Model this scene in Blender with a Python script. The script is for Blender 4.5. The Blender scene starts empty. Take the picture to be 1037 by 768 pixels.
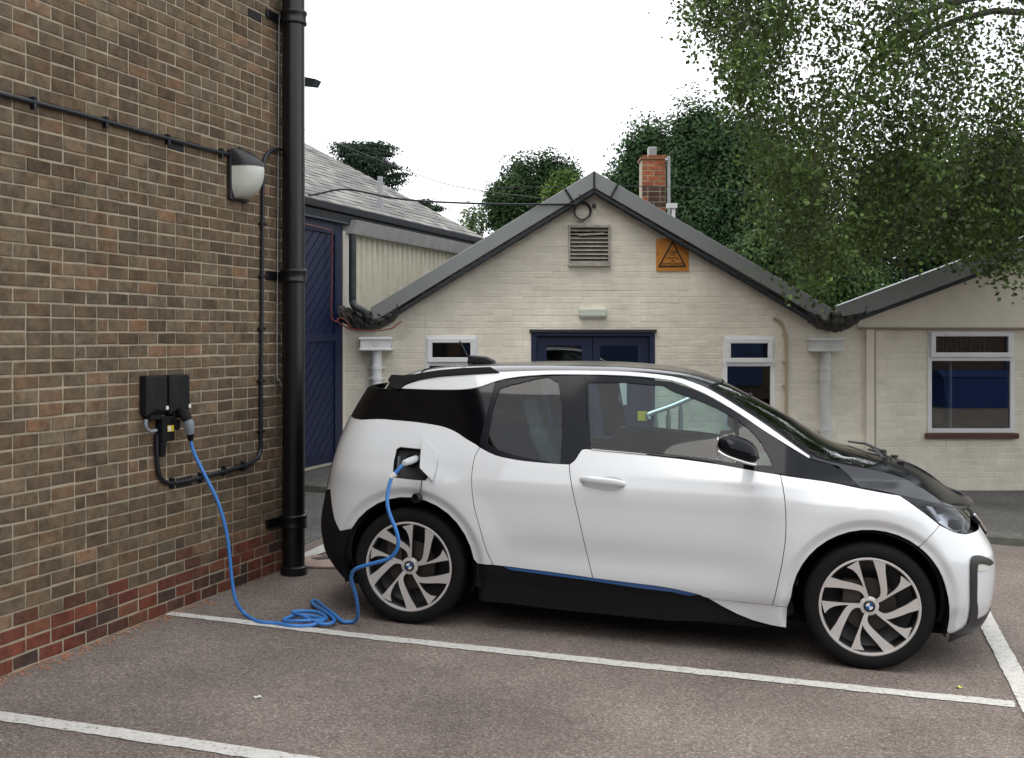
import bpy, bmesh, math, random
import numpy as np
from mathutils import Vector, Matrix
from mathutils.geometry import delaunay_2d_cdt
R = math.radians
random.seed(7)
rng = np.random.default_rng(11)
scene = bpy.context.scene
col = scene.collection
# ------------------------------------------------------------------ camera model
F = 1150.0; CU = 518.5; HV = 341.0; EYE = 1.62
camd = bpy.data.cameras.new('camera'); cam = bpy.data.objects.new('camera', camd); col.objects.link(cam)
cam.location = (0, 0, EYE); cam.rotation_euler = (R(90), 0, 0)
camd.sensor_width = 36; camd.lens = F/1037*36; camd.shift_y = -(384-HV)/1037
camd.clip_start = .05; camd.clip_end = 2000
scene.camera = cam
def at(u, v, Y):
    return Vector(((u-CU)/F*Y, Y, EYE+(HV-v)/F*Y))
def proj(P):
    return (CU+F*P[0]/P[1], HV-F*(P[2]-EYE)/P[1])
WN = Vector((math.cos(R(18.8)), -math.sin(R(18.8)), 0))      # outward normal of the brick wall
WD = Vector((math.sin(R(18.8)), math.cos(R(18.8)), 0))       # along the brick wall, away from the camera
WC = -4.05
def gz(X, Y):
    return -.006-.038*max(-3, min(12, (WN.x*X+WN.y*Y-WC)))
def ground(u, v, dz=0):
    a = (u-CU)/F; b = (v-HV)/F
    Y = 8.0
    for _ in range(60):
        Y = (EYE-gz(a*Y, Y))/max(b, 1e-3)*.6+Y*.4
    return Vector((a*Y, Y, gz(a*Y, Y)+dz))
def onplane(u, v, c, off=0):
    a = (u-CU)/F
    Y = (c+off)/(WN.x*a+WN.y)
    return at(u, v, Y)
# ------------------------------------------------------------------ object helpers
def tag(o, label=None, cat=None, group=None, kind=None):
    if label: o['label'] = label
    if cat: o['category'] = cat
    if group: o['group'] = group
    if kind: o['kind'] = kind
    return o
def empty(name, loc=(0,0,0), label=None, cat=None, group=None, mat=None):
    o = bpy.data.objects.new(name, None); col.objects.link(o); o.empty_display_size = .1
    if mat is not None: o.matrix_world = mat
    else: o.location = loc
    return tag(o, label, cat, group)
def link(name, me, m, parent=None):
    o = bpy.data.objects.new(name, me); col.objects.link(o)
    if m is not None and not me.materials:
        for x in (m if isinstance(m, (list, tuple)) else [m]): me.materials.append(x)
    if parent is not None: o.parent = parent
    return o
class MB:
    def __init__(s): s.v = []; s.f = []; s.mi = []; s.sm = []; s.xf = Matrix.Identity(4)
    def face(s, idx, mi=0, sm=False): s.f.append(tuple(idx)); s.mi.append(mi); s.sm.append(sm)
    def add(s, pts):
        n = len(s.v); s.v += [tuple(s.xf @ Vector(p)) for p in pts]; return n
    def box(s, c, d, rot=None, mi=0):
        h = [x/2 for x in d]; m = rot if rot is not None else Matrix.Identity(3)
        pts = [Vector(c)+m@Vector((x*h[0], y*h[1], z*h[2])) for x in (-1,1) for y in (-1,1) for z in (-1,1)]
        n = s.add(pts)
        for q in ((0,1,3,2),(4,6,7,5),(0,4,5,1),(2,3,7,6),(0,2,6,4),(1,5,7,3)): s.face([n+i for i in q], mi)
    def box2(s, a, b, mi=0):
        s.box([(a[i]+b[i])/2 for i in range(3)], [abs(b[i]-a[i]) for i in range(3)], None, mi)
    def poly(s, pts, mi=0):
        n = s.add(pts); s.face(range(n, n+len(pts)), mi)
    def prism(s, pts, ext, mi=0, sm=False):
        e = Vector(ext); k = len(pts); a = s.add(pts); b = s.add([Vector(p)+e for p in pts])
        s.face(range(a, a+k)[::-1], mi); s.face(range(b, b+k), mi)
        for i in range(k): j = (i+1) % k; s.face((a+i, a+j, b+j, b+i), mi, sm)
    def tube(s, pts, r, seg=10, mi=0, caps=True):
        pts = [Vector(p) for p in pts]; rs = r if isinstance(r, (list, tuple)) else [r]*len(pts)
        rings = []; up = None
        for i, p in enumerate(pts):
            t = (pts[min(i+1, len(pts)-1)]-pts[max(i-1, 0)]).normalized()
            if up is None: up = t.orthogonal().normalized()
            else:
                up = (up-t*up.dot(t))
                up = up.normalized() if up.length > 1e-6 else t.orthogonal().normalized()
            w = t.cross(up)
            rings.append(s.add([p+(up*math.cos(2*math.pi*k/seg)+w*math.sin(2*math.pi*k/seg))*rs[i] for k in range(seg)]))
        for a, b in zip(rings, rings[1:]):
            for k in range(seg): j = (k+1) % seg; s.face((a+k, a+j, b+j, b+k), mi, True)
        if caps:
            s.face([rings[0]+k for k in range(seg)][::-1], mi); s.face([rings[-1]+k for k in range(seg)], mi)
    def lathe(s, prof, origin, axis, seg=32, mi=0, closed=False):
        o = Vector(origin); ax = Vector(axis).normalized(); u = ax.orthogonal().normalized(); w = ax.cross(u)
        rings = [s.add([o+ax*h+(u*math.cos(2*math.pi*k/seg)+w*math.sin(2*math.pi*k/seg))*max(r, 1e-4) for k in range(seg)]) for r, h in prof]
        pr = list(zip(rings, rings[1:]))
        if closed: pr.append((rings[-1], rings[0]))
        for a, b in pr:
            for k in range(seg): j = (k+1) % seg; s.face((a+k, a+j, b+j, b+k), mi, True)
    def build(s, name, m, parent=None, bevel=0, smooth=None):
        me = bpy.data.meshes.new(name); me.from_pydata(s.v, [], s.f)
        ms = m if isinstance(m, (list, tuple)) else [m]
        for x in ms: me.materials.append(x)
        me.polygons.foreach_set('material_index', s.mi)
        me.polygons.foreach_set('use_smooth', s.sm if smooth is None else [smooth]*len(s.f))
        bm = bmesh.new(); bm.from_mesh(me); bmesh.ops.recalc_face_normals(bm, faces=bm.faces); bm.to_mesh(me); bm.free()
        me.update()
        o = link(name, me, None, parent)
        if bevel:
            md = o.modifiers.new('bevel', 'BEVEL'); md.width = bevel; md.segments = 2; md.limit_method = 'ANGLE'; md.angle_limit = R(40)
        if any(s.sm):
            md = o.modifiers.new('split', 'EDGE_SPLIT'); md.split_angle = R(50)
        return o
def curve_pts(pts, n=8):
    """Catmull-Rom through points"""
    P = [Vector(p) for p in pts]; out = []
    for i in range(len(P)-1):
        a = P[max(i-1, 0)]; b = P[i]; c = P[i+1]; d = P[min(i+2, len(P)-1)]
        for k in range(n):
            t = k/n
            out.append(.5*((2*b)+(c-a)*t+(2*a-5*b+4*c-d)*t*t+(3*b-a-3*c+d)*t**3))
    out.append(P[-1]); return out
# ------------------------------------------------------------------ materials
def nm(name):
    m = bpy.data.materials.new(name); m.use_nodes = True; nt = m.node_tree
    return m, nt, nt.nodes['Principled BSDF']
def P(name, c, rough=.5, metal=0, coat=0, coatr=.05, var=0, vs=6, bump=0, bs=40, spec=.5, obj=True, dirt=None):
    m, nt, b = nm(name)
    b.inputs['Roughness'].default_value = rough; b.inputs['Metallic'].default_value = metal
    b.inputs['Coat Weight'].default_value = coat; b.inputs['Coat Roughness'].default_value = coatr
    b.inputs['Specular IOR Level'].default_value = spec
    tc = nt.nodes.new('ShaderNodeTexCoord')
    if var or dirt:
        n = nt.nodes.new('ShaderNodeTexNoise'); n.inputs['Scale'].default_value = vs; n.inputs['Detail'].default_value = 6; n.inputs['Roughness'].default_value = .65
        nt.links.new(tc.outputs['Object'], n.inputs['Vector'])
        cr = nt.nodes.new('ShaderNodeValToRGB'); cr.color_ramp.elements[0].position = .3; cr.color_ramp.elements[1].position = .7
        d = dirt or [x*(1-var) for x in c]
        cr.color_ramp.elements[0].color = (*d, 1); cr.color_ramp.elements[1].color = (*[min(1, x*(1+var*.6)) for x in c], 1)
        nt.links.new(n.outputs['Fac'], cr.inputs[0]); nt.links.new(cr.outputs[0], b.inputs['Base Color'])
    else: b.inputs['Base Color'].default_value = (*c, 1)
    if bump:
        n = nt.nodes.new('ShaderNodeTexNoise'); n.inputs['Scale'].default_value = bs; n.inputs['Detail'].default_value = 4
        nt.links.new(tc.outputs['Object'], n.inputs['Vector'])
        bp = nt.nodes.new('ShaderNodeBump'); bp.inputs['Strength'].default_value = 1; bp.inputs['Distance'].default_value = bump
        nt.links.new(n.outputs['Fac'], bp.inputs['Height']); nt.links.new(bp.outputs[0], b.inputs['Normal'])
    return m
def glass(name, tint, rough=.0, ior=1.5):
    m, nt, b = nm(name); nt.nodes.remove(b); out = nt.nodes['Material Output']
    tr = nt.nodes.new('ShaderNodeBsdfTransparent'); tr.inputs[0].default_value = (*tint, 1)
    gl = nt.nodes.new('ShaderNodeBsdfGlossy'); gl.inputs['Roughness'].default_value = rough; gl.inputs[0].default_value = (1,1,1,1)
    fr = nt.nodes.new('ShaderNodeFresnel'); fr.inputs[0].default_value = ior
    mx = nt.nodes.new('ShaderNodeMixShader')
    nt.links.new(fr.outputs[0], mx.inputs[0]); nt.links.new(tr.outputs[0], mx.inputs[1]); nt.links.new(gl.outputs[0], mx.inputs[2])
    nt.links.new(mx.outputs[0], out.inputs[0]); return m
def attr_mat(name, rough=.9, mul=1, nscale=30, nvar=.35, bump=.0015, spec=.3, trans=0, tint=None):
    """colour from the per-face attribute 'tone', varied by noise"""
    m, nt, b = nm(name); b.inputs['Roughness'].default_value = rough; b.inputs['Specular IOR Level'].default_value = spec
    a = nt.nodes.new('ShaderNodeAttribute'); a.attribute_name = 'tone'
    tc = nt.nodes.new('ShaderNodeTexCoord'); n = nt.nodes.new('ShaderNodeTexNoise'); n.inputs['Scale'].default_value = nscale; n.inputs['Detail'].default_value = 6; n.inputs['Roughness'].default_value = .7
    nt.links.new(tc.outputs['Object'], n.inputs['Vector'])
    mr = nt.nodes.new('ShaderNodeMapRange'); mr.inputs['From Min'].default_value = .3; mr.inputs['From Max'].default_value = .7
    mr.inputs['To Min'].default_value = 1-nvar; mr.inputs['To Max'].default_value = 1+nvar
    nt.links.new(n.outputs['Fac'], mr.inputs['Value'])
    vm = nt.nodes.new('ShaderNodeVectorMath'); vm.operation = 'SCALE'
    nt.links.new(a.outputs['Color'], vm.inputs[0]); nt.links.new(mr.outputs[0], vm.inputs['Scale'])
    last = vm.outputs[0]
    n3 = nt.nodes.new('ShaderNodeTexNoise'); n3.inputs['Scale'].default_value = 1.1; n3.inputs['Detail'].default_value = 5; nt.links.new(tc.outputs['Object'], n3.inputs['Vector'])
    r3 = nt.nodes.new('ShaderNodeMapRange'); r3.inputs['From Min'].default_value = .35; r3.inputs['From Max'].default_value = .65; r3.inputs['To Min'].default_value = .86; r3.inputs['To Max'].default_value = 1.12
    nt.links.new(n3.outputs['Fac'], r3.inputs['Value']); v3 = nt.nodes.new('ShaderNodeVectorMath'); v3.operation = 'SCALE'; nt.links.new(last, v3.inputs[0]); nt.links.new(r3.outputs[0], v3.inputs['Scale']); last = v3.outputs[0]
    if tint:      # kiln colouring: a second, larger noise shifts the hue inside each brick
        n2 = nt.nodes.new('ShaderNodeTexNoise'); n2.inputs['Scale'].default_value = 7; n2.inputs['Detail'].default_value = 3
        nt.links.new(tc.outputs['Object'], n2.inputs['Vector'])
        r2 = nt.nodes.new('ShaderNodeValToRGB'); r2.color_ramp.elements[0].position = .42; r2.color_ramp.elements[1].position = .66
        r2.color_ramp.elements[0].color = (.95,.98,1,1); r2.color_ramp.elements[1].color = (1+tint[0],1+tint[1],1+tint[2],1)
        nt.links.new(n2.outputs['Fac'], r2.inputs[0])
        v2 = nt.nodes.new('ShaderNodeVectorMath'); v2.operation = 'MULTIPLY'; nt.links.new(last, v2.inputs[0]); nt.links.new(r2.outputs[0], v2.inputs[1]); last = v2.outputs[0]
    nt.links.new(last, b.inputs['Base Color'])
    if bump:
        bp = nt.nodes.new('ShaderNodeBump'); bp.inputs['Distance'].default_value = bump
        nt.links.new(n.outputs['Fac'], bp.inputs['Height']); nt.links.new(bp.outputs[0], b.inputs['Normal'])
    if trans:
        tl = nt.nodes.new('ShaderNodeBsdfTranslucent'); nt.links.new(vm.outputs[0], tl.inputs[0])
        mx = nt.nodes.new('ShaderNodeMixShader'); mx.inputs[0].default_value = trans
        nt.links.new(b.outputs[0], mx.inputs[1]); nt.links.new(tl.outputs[0], mx.inputs[2])
        nt.links.new(mx.outputs[0], nt.nodes['Material Output'].inputs[0])
    return m
M = {}
M['white_paint'] = P('white_paint', (.72,.745,.76), .25, 0, 1, .02)
M['gloss_black'] = P('gloss_black', (.006,.007,.010), .12, spec=.17)
M['roof_black'] = P('roof_black', (.018,.020,.026), .14, spec=.5)
M['matt_black'] = P('matt_black', (.008,.008,.009), .75, bump=.0004, bs=300, spec=.25)
M['satin_black'] = P('satin_black', (.016,.016,.018), .4)
M['well'] = P('well_black', (.008,.008,.008), .95, spec=.1)
M['rubber'] = P('rubber', (.007,.007,.008), .85, spec=.25, bump=.0006, bs=90, var=.25, vs=8)
M['alloy'] = P('alloy', (.72,.70,.68), .42, .55)
M['alloy_dark'] = P('alloy_dark', (.02,.02,.022), .35)
M['disc'] = P('brake_steel', (.07,.06,.055), .5, .6)
M['chrome'] = P('chrome', (.8,.8,.82), .12, 1)
M['blue_trim'] = P('blue_trim', (.02,.10,.30), .35, 0, .5)
M['roundel_blue'] = P('roundel_blue', (.01,.10,.35), .3)
M['roundel_white'] = P('roundel_white', (.75,.75,.75), .3)
M['cabin'] = P('cabin_cloth', (.10,.11,.115), .85, var=.2)
M['cabin_dark'] = P('cabin_dark', (.028,.03,.032), .7)
M['glass'] = glass('car_glass', (.66,.82,.82), 0, 1.45)
M['screen'] = glass('windscreen_glass', (.50,.68,.58), 0, 1.9)
M['privacy'] = P('privacy_glass', (.003,.003,.004), .04, 0, 0, spec=.35)
M['lens'] = glass('lamp_lens', (.9,.92,.95), 0, 1.3)
M['pane'] = glass('window_pane', (.70,.76,.78), 0, 1.8)
M['white_upvc'] = P('white_upvc', (.78,.79,.80), .35, var=.06, vs=4)
M['cream'] = None
M['navy'] = P('navy_paint', (.002,.010,.052), .55, var=.25, vs=3)
M['navy_dark'] = P('navy_shade', (.006,.009,.035), .5)
M['grey_metal'] = P('grey_flashing', (.27,.285,.285), .42, .2, var=.08, vs=1.2)
M['gutter'] = P('gutter_black', (.022,.026,.032), .5, var=.3, vs=8)
M['pipe_black'] = P('pipe_black', (.004,.004,.005), .35, bump=.0008, bs=25, spec=.5)
M['conduit'] = P('conduit_black', (.010,.012,.018), .4)
M['cable_blue'] = P('cable_blue', (.045,.20,.55), .4)
M['plug_grey'] = P('plug_grey', (.22,.25,.29), .4)
M['lamp_diffuser'] = P('lamp_diffuser', (.62,.64,.58), .35, var=.08, vs=10)
M['lead'] = P('lead_flashing', (.055,.052,.046), .7, var=.8, vs=14, bump=.004, bs=30)
M['orange'] = P('sign_orange', (.62,.24,.025), .5, var=.1, vs=5)
M['ink'] = P('sign_ink', (.02,.01,.008), .6)
M['chimney_pot'] = P('galvanised', (.35,.36,.37), .5, .4, var=.15)
M['concrete'] = P('concrete', (.30,.29,.27), .9, var=.35, vs=9, bump=.002, bs=60)
M['sill_brown'] = P('sill_brown', (.10,.035,.022), .6, var=.25)
M['bark'] = P('bark', (.045,.035,.028), .9, var=.5, vs=12, bump=.01, bs=14)
M['bark_birch'] = P('bark_birch', (.10,.09,.08), .9, var=.6, vs=8, bump=.006, bs=20)
M['steel'] = P('brushed_steel', (.62,.63,.64), .3, .9)
M['red_cable'] = P('cable_red', (.22,.05,.035), .5)
M['yellow'] = P('sticker_yellow', (.8,.62,.05), .5)
M['paper'] = P('paper', (.75,.75,.73), .7)
M['curtain'] = P('room_dark', (.02,.022,.025), .9)
M['louvre'] = P('louvre_paint', (.42,.40,.35), .6, var=.35, vs=14)
# ------------------------------------------------------------------ bricks
def brickwork(name, W0, D, N, smax, zmax, zmin, palette, mats, parent, BL=.174, BH=.0715, J=.0110, proud=.0045, jit=.0012,
              keep=None, headers=.03, U=Vector((0,0,1)), rough_edge=.0015, tilt=0):
    """individual bricks on the plane through W0 (Vector) running along D, facing N; palette(row, s) -> colour"""
    vs = []; fs = []; tones = []
    rows = int(math.ceil((zmax-zmin)/BH))
    for r in range(rows):
        z0 = zmin+r*BH; s = -random.choice([0, .5])*BL if False else (-.5*BL if r % 2 else 0)
        half = False
        while s < smax:
            L = BL
            if random.random() < headers: L = BL/2
            a, b = max(s, 0)+J/2, min(s+L, smax)-J/2
            z1, z2 = z0+J/2, z0+BH-J/2
            s += L
            if b-a < .02: continue
            if keep:
                kk = keep(a, b, z1, z2)
                if not kk: continue
                a, b, z1, z2 = kk
                if b-a < .02 or z2-z1 < .012: continue
            pr = proud+random.uniform(-jit, jit); c = .004
            j = lambda: random.uniform(-rough_edge, rough_edge)
            q = [(a+j(), z1+j()), (b+j(), z1+j()), (b+j(), z2+j()), (a+j(), z2+j())]
            n = len(vs)
            for (x, z) in q: vs.append(W0+D*x+U*z-N*.004)
            for (x, z), (dx, dz) in zip(q, ((0,0),(0,0),(0,0),(0,0))): vs.append(W0+D*x+U*z+N*(pr-.0018+tilt*(z2-z)))
            for (x, z), (dx, dz) in zip(q, ((c,c),(-c,c),(-c,-c),(c,-c))): vs.append(W0+D*(x+dx)+U*(z+dz)+N*(pr+tilt*(z2-z)))
            t = palette(r, (a+b)/2)
            for k in range(4):
                l = (k+1) % 4
                fs.append((n+k, n+l, n+4+l, n+4+k)); fs.append((n+4+k, n+4+l, n+8+l, n+8+k)); tones += [t, t]
            fs.append((n+8, n+9, n+10, n+11)); tones.append(t)
    me = bpy.data.meshes.new(name); me.from_pydata([tuple(v) for v in vs], [], fs)
    bm = bmesh.new(); bm.from_mesh(me)
    # orientation: outward
    bm.faces.ensure_lookup_table()
    if bm.faces and bm.faces[8].normal.dot(N) < 0: bmesh.ops.reverse_faces(bm, faces=bm.faces)
    bm.to_mesh(me); bm.free()
    at_ = me.attributes.new('tone', 'FLOAT_COLOR', 'FACE')
    arr = np.ones((len(fs), 4), dtype=np.float32); arr[:, :3] = np.array(tones, dtype=np.float32)
    at_.data.foreach_set('color', arr.ravel())
    return link(name, me, mats, parent)
M['brick'] = attr_mat('brick', .92, nscale=15, nvar=.42, bump=.003, tint=(.12,0,-.10))
M['painted_brick'] = attr_mat('painted_brick', .75, nscale=5, nvar=.09, bump=.006, spec=.3)
M['mortar'] = P('mortar', (.385,.33,.24), .95, var=.22, vs=9, bump=.002, bs=160)
CREAM = (.81,.765,.65)
M['cream'] = P('cream_paint', CREAM, .8, var=.07, vs=5, bump=.0012, bs=40)
M['cream_yellow'] = P('cream_sheet', (.76,.72,.60), .6, dirt=(.62,.58,.44), vs=5)
def pal_brown(r, s):
    if r < 3 or (r == 3 and random.random() < .65):
        base = random.choice([(.175,.056,.036),(.150,.050,.034),(.095,.044,.034),(.165,.072,.044),(.070,.044,.036)])
    elif r in (3, 4) and random.random() < .15: base = (.13,.06,.04)
    else:
        base = random.choice([(.142,.106,.068),(.122,.088,.056),(.108,.076,.049),(.158,.122,.080),(.085,.062,.042),(.132,.094,.058),(.150,.118,.078),(.118,.086,.055),(.150,.100,.062),(.138,.106,.070)])
        base = tuple(b*.65+m_*.35 for b, m_ in zip(base, (.128,.094,.061)))
        if random.random() < .06: base = (.185,.115,.070)
        if random.random() < .003: base = (.03,.028,.03)
        w = max(0, min(1, (10-r)/8)); base = tuple(b*(1+.12*w) for b in base)
    k = random.uniform(.86, 1.2); return tuple(b*k for b in base)
C0 = Vector((0,0,0)); 
_uc = 304.0; _Y = WC/(WN.x*(_uc-CU)/F+WN.y); C0 = Vector(((_uc-CU)/F*_Y, _Y, -.10))   # wall corner foot
bb = empty('brick_building', C0, 'brown brick building with red brick base courses and black downpipe, filling the left side', 'building')
inv = Matrix.Translation(-Vector(C0))
def mk(parent_loc):            # builder whose points are given in world space, stored relative to parent
    b = MB(); b.xf = Matrix.Translation(-Vector(parent_loc)); return b
LW = 13.0; HW = 7.2
m = mk(C0)
A0 = C0.copy(); B0 = C0-WD*LW
pr = [A0, B0, B0-WN*6, A0-WN*6]
m.prism([p for p in pr], (0,0,HW))
m.build('wall', M['mortar'], bb)
bw = brickwork('brick_facing', Vector((0,0,.10)), -WD, WN, LW, HW-.15, -.0715, lambda r, s: pal_brown(r-1, s), M['brick'], bb, headers=.05, proud=.0045, rough_edge=.0026, jit=.002)
# end face bricks (seen from the side only)
brickwork('brick_facing', Vector((0,0,.10)), -WN, WD, 6.0, HW-.15, -.075, lambda r, s: pal_brown(r-1, s), M['brick'], bb)
m = mk(C0); m.prism([A0+WN*.25+WD*.25+Vector((0,0,HW)), B0+WN*.25+Vector((0,0,HW)), B0-WN*6.2+Vector((0,0,HW)), A0-WN*6.2+WD*.25+Vector((0,0,HW))], (0,0,.18)); m.build('roof', M['gutter'], bb)
# slate canopy tip behind the corner, seen beside the pipe
tipP = at(319.5, 80, 8.9)
m = mk(C0); b0 = tipP
m.prism([b0, b0-WN*.9+Vector((0,0,.22)), b0-WN*.9+Vector((0,0,.10)), b0+Vector((0,0,-.05))-WN*.03], WD*.10); m.build('canopy', P('slate_blue', (.05,.065,.075), .6, var=.3), bb)
# downpipe
pr_ = .077; pc = onplane(297.2, 341, WC, .115); pc.z = 0
def soil(z): return Vector((pc.x, pc.y, z))
m = mk(C0); m.tube([soil(-.03), soil(7.3)], pr_, 28)
dp = m.build('downpipe', M['pipe_black'], bb)
def zpix(u, v, Y): return EYE+(HV-v)/F*Y
for v in (19, 280, 528):
    z = zpix(0, v, pc.y)
    m = mk(C0); m.lathe([(pr_-.002,-.045),(pr_+.013,-.045),(pr_+.016,-.03),(pr_+.012,-.02),(pr_+.012,.02),(pr_+.018,.03),(pr_+.016,.045),(pr_-.002,.05)], soil(z), (0,0,1), 28)
    m.box(soil(z)-WN*.07-WD*.0, (.16,.045,.05), Matrix((WN, WD, Vector((0,0,1)))).transposed())
    m.box(soil(z)-WN*.105-WD*.03, (.022,.30,.06), Matrix((WN, WD, Vector((0,0,1)))).transposed())
    o = m.build('pipe_collar', M['pipe_black'], dp, bevel=.003)
m = mk(C0); m.lathe([(pr_-.002,0),(pr_+.014,0),(pr_+.012,.06),(pr_-.002,.07)], soil(gz(pc.x,pc.y)-.01), (0,0,1), 28); m.build('pipe_collar', M['pipe_black'], dp)
# thin white cable beside pipe
Wp = lambda u, v, off=.01: onplane(u, v, WC, off)
m = MB(); m.tube(curve_pts([Wp(286,14,.03), Wp(283.5,16,.03), Wp(282.5,40,.02), Wp(281.5,200,.02), Wp(280.5,368,.02), Wp(283,385,.03), Wp(291.5,404,.06)], 6), .0032, 6)
tag(m.build('thin_cable', P('dirty_white', (.4,.4,.38), .5), None), 'thin pale loose cable hanging down the brick beside the black downpipe', 'cable')
# ------------------------------------------------------------------ conduits on the wall
def clip(mm, u, v, ax, r=.016):
    p = Wp(u, v, .018)
    rot = Matrix((WN, WD, Vector((0,0,1)))).transposed()
    d = (.034, .018, .062) if ax == 'h' else (.034, .062, .018)
    mm.box(p-WN*.004, d, rot); mm.lathe([(0,0),(.006,0),(.006,.006),(0,.006)], p+WN*.012+(Vector((0,0,.024)) if ax == 'h' else WD*.024), WN, 8)
m = MB(); m.tube(curve_pts([Wp(-160,52,.02), Wp(0,95,.02), Wp(80,115.5,.02), Wp(160,138,.02), Wp(236,158,.02)], 4), .0125, 10)
c1 = m.build('conduit', M['conduit'], None)
tag(c1, 'black cable conduit sloping across the brick up to the bulkhead lamp', 'conduit')
for (u, v) in ((-60,79),(34,104.5),(107,124),(170,141.5),(224,155.5)):
    m = MB(); clip(m, u, v, 'h'); m.build('pipe_clip', M['conduit'], c1, bevel=.002)
path = [Wp(289,152.5,.03), Wp(281,151,.025), Wp(273,154,.02), Wp(268,162,.02), Wp(266.5,175,.02), Wp(266,220,.02), Wp(265.3,300,.02), Wp(264.6,380,.02), Wp(264.3,440,.02), Wp(263,459,.02), Wp(254,469,.02), Wp(235,475,.02),
        Wp(205,483.5,.02), Wp(180,489,.02), Wp(169,489,.02), Wp(161.5,481,.02), Wp(159,463,.02), Wp(158.5,440,.02)]
m = MB(); m.tube(curve_pts(path, 6), .0125, 10)
c2 = m.build('conduit', M['conduit'], None); tag(c2, 'black cable conduit dropping from behind the downpipe and looping under to the charger', 'conduit')
for (u, v, a) in ((265.8,227,'v'),(265.2,280,'v'),(264.8,333,'v'),(264.4,386,'v'),(264.2,437,'v'),(246,472,'h'),(227,477,'h'),(203,484,'h'),(174.5,489.5,'h')):
    m = MB(); clip(m, u, v, a); m.build('pipe_clip', M['conduit'], c2, bevel=.002)
# gland under the charger
# ------------------------------------------------------------------ wall lamp
rotW = Matrix((WN, WD, Vector((0,0,1)))).transposed()      # local x = out, y = along, z = up
lp = Wp(238, 178, 0)
LM = Matrix.Translation(lp) @ rotW.to_4x4()
lamp = empty('wall_lamp', mat=LM, label='black bulkhead lamp with white half dome diffuser on the brick wall', cat='lamp')
k = lp.y/F
m = MB(); m.box2((0,-.10,-.165), (.035,.115,.155)); m.build('back_plate', M['satin_black'], lamp, bevel=.008)
def dome(z0, z1, mat, name, sc=1.0):
    m = MB(); nn = 14; rings = []
    for i in range(nn+1):
        f = i/nn; z = z0+(z1-z0)*f
        dep = .165*math.sqrt(max(0, 1-((z-.03)/.185)**2)) if z < .03 else .165*(1-max(0, (z-.03)/.14)**2*.85)
        dep = max(dep, .004)*sc; ww = .100*sc*(1 if z > -.05 else math.sqrt(max(.04, 1-((z+.05)/.13)**2)))
        rings.append(m.add([(.034+dep*math.sin(math.pi*j/12)**.75 if 0 < j < 12 else .034, .0075-ww*math.cos(math.pi*j/12), z) for j in range(13)]))
    for a, b in zip(rings, rings[1:]):
        for j in range(12): m.face((a+j, a+j+1, b+j+1, b+j), 0, True)
    m.face([rings[0]+j for j in range(13)]); m.face([rings[-1]+j for j in range(13)])
    return m.build(name, mat, lamp)
dome(-.150, .052, M['lamp_diffuser'], 'diffuser'); dome(.052, .160, M['satin_black'], 'hood', 1.04)
m = MB(); m.tube([(.05,-.02,.15),(.05,-.02,.175)], .014, 10); m.build('screw_cap', M['satin_black'], lamp)
# ------------------------------------------------------------------ charger boxes
M['charger_black'] = P('charger_black', (.006,.006,.007), .6, spec=.3)
def charger(uc, vc, label):
    p = Wp(uc, vc, 0); e = empty('charging_box', mat=Matrix.Translation(p) @ rotW.to_4x4(), label=label, cat='charger', group='black charging boxes on the brick wall')
    h = .116; w = .077
    m = MB()
    # wedge: back outline to faceted front
    back = [(0,-w,-h+.02),(0,w,-h+.02),(0,w,h),(0,-w,h)]
    mid = [(.045,-w,-h),(.045,w,-h),(.045,w,h),(.045,-w,h)]
    front = [(.075,-w+.045,-h+.040),(.082,w-.004,-h+.030),(.078,w-.004,h-.004),(.062,-w+.045,h-.008)]
    n = m.add(back+mid+front)
    for a in (0, 4):
        for i in range(4):
            j = (i+1) % 4; m.face((n+a+i, n+a+j, n+a+4+j, n+a+4+i))
    m.face((n,n+1,n+2,n+3)); m.face((n+8,n+9,n+11)); m.face((n+9,n+10,n+11))
    m.build('casing', M['charger_black'], e, bevel=.004)
    m = MB(); m.box((.080,.070,-h+.044), (.012,.020,.022)); m.build('status_light', M['paper'], e, bevel=.003)
    m = MB(); m.box2((.01,-.05,-h-.022), (.06,.05,-h+.01)); m.build('socket', M['matt_black'], e, bevel=.006)
    return e, p
e1, p1 = charger(149.5, 401, 'left one of two black wedge shaped charging boxes, no cable plugged in')
e2, p2 = charger(173, 399.5, 'right one of two black wedge shaped charging boxes, blue cable plugged in below')
# junction box with sticker beneath
jp = Wp(163, 434, 0); jb = empty('junction_box', mat=Matrix.Translation(jp) @ rotW.to_4x4(), label='small black junction box with yellow sticker under the charging boxes', cat='box')
m = MB(); m.box2((0,-.06,-.07), (.055,.055,.07)); m.build('housing', M['matt_black'], jb, bevel=.004)
m = MB(); m.box((.0565,.015,.0), (.003,.06,.035)); st = m.build('sticker', M['yellow'], jb)
m = MB(); m.box((.0585,.001,.0), (.002,.025,.028)); m.build('sticker_panel', M['paper'], st)
m = MB(); m.tube([(.03,-.03,-.07),(.03,-.03,-.16)], [.027,.018], 12); m.build('gland', M['matt_black'], jb)
m = MB(); m.tube(curve_pts([Wp(148,425,.05), Wp(147.5,432,.05), Wp(152,437,.05), Wp(158,436,.05)], 5), .010, 8); tag(m.build('cable_loop', M['plug_grey'], None), 'short grey cable loop under the left charging box', 'cable')
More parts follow.
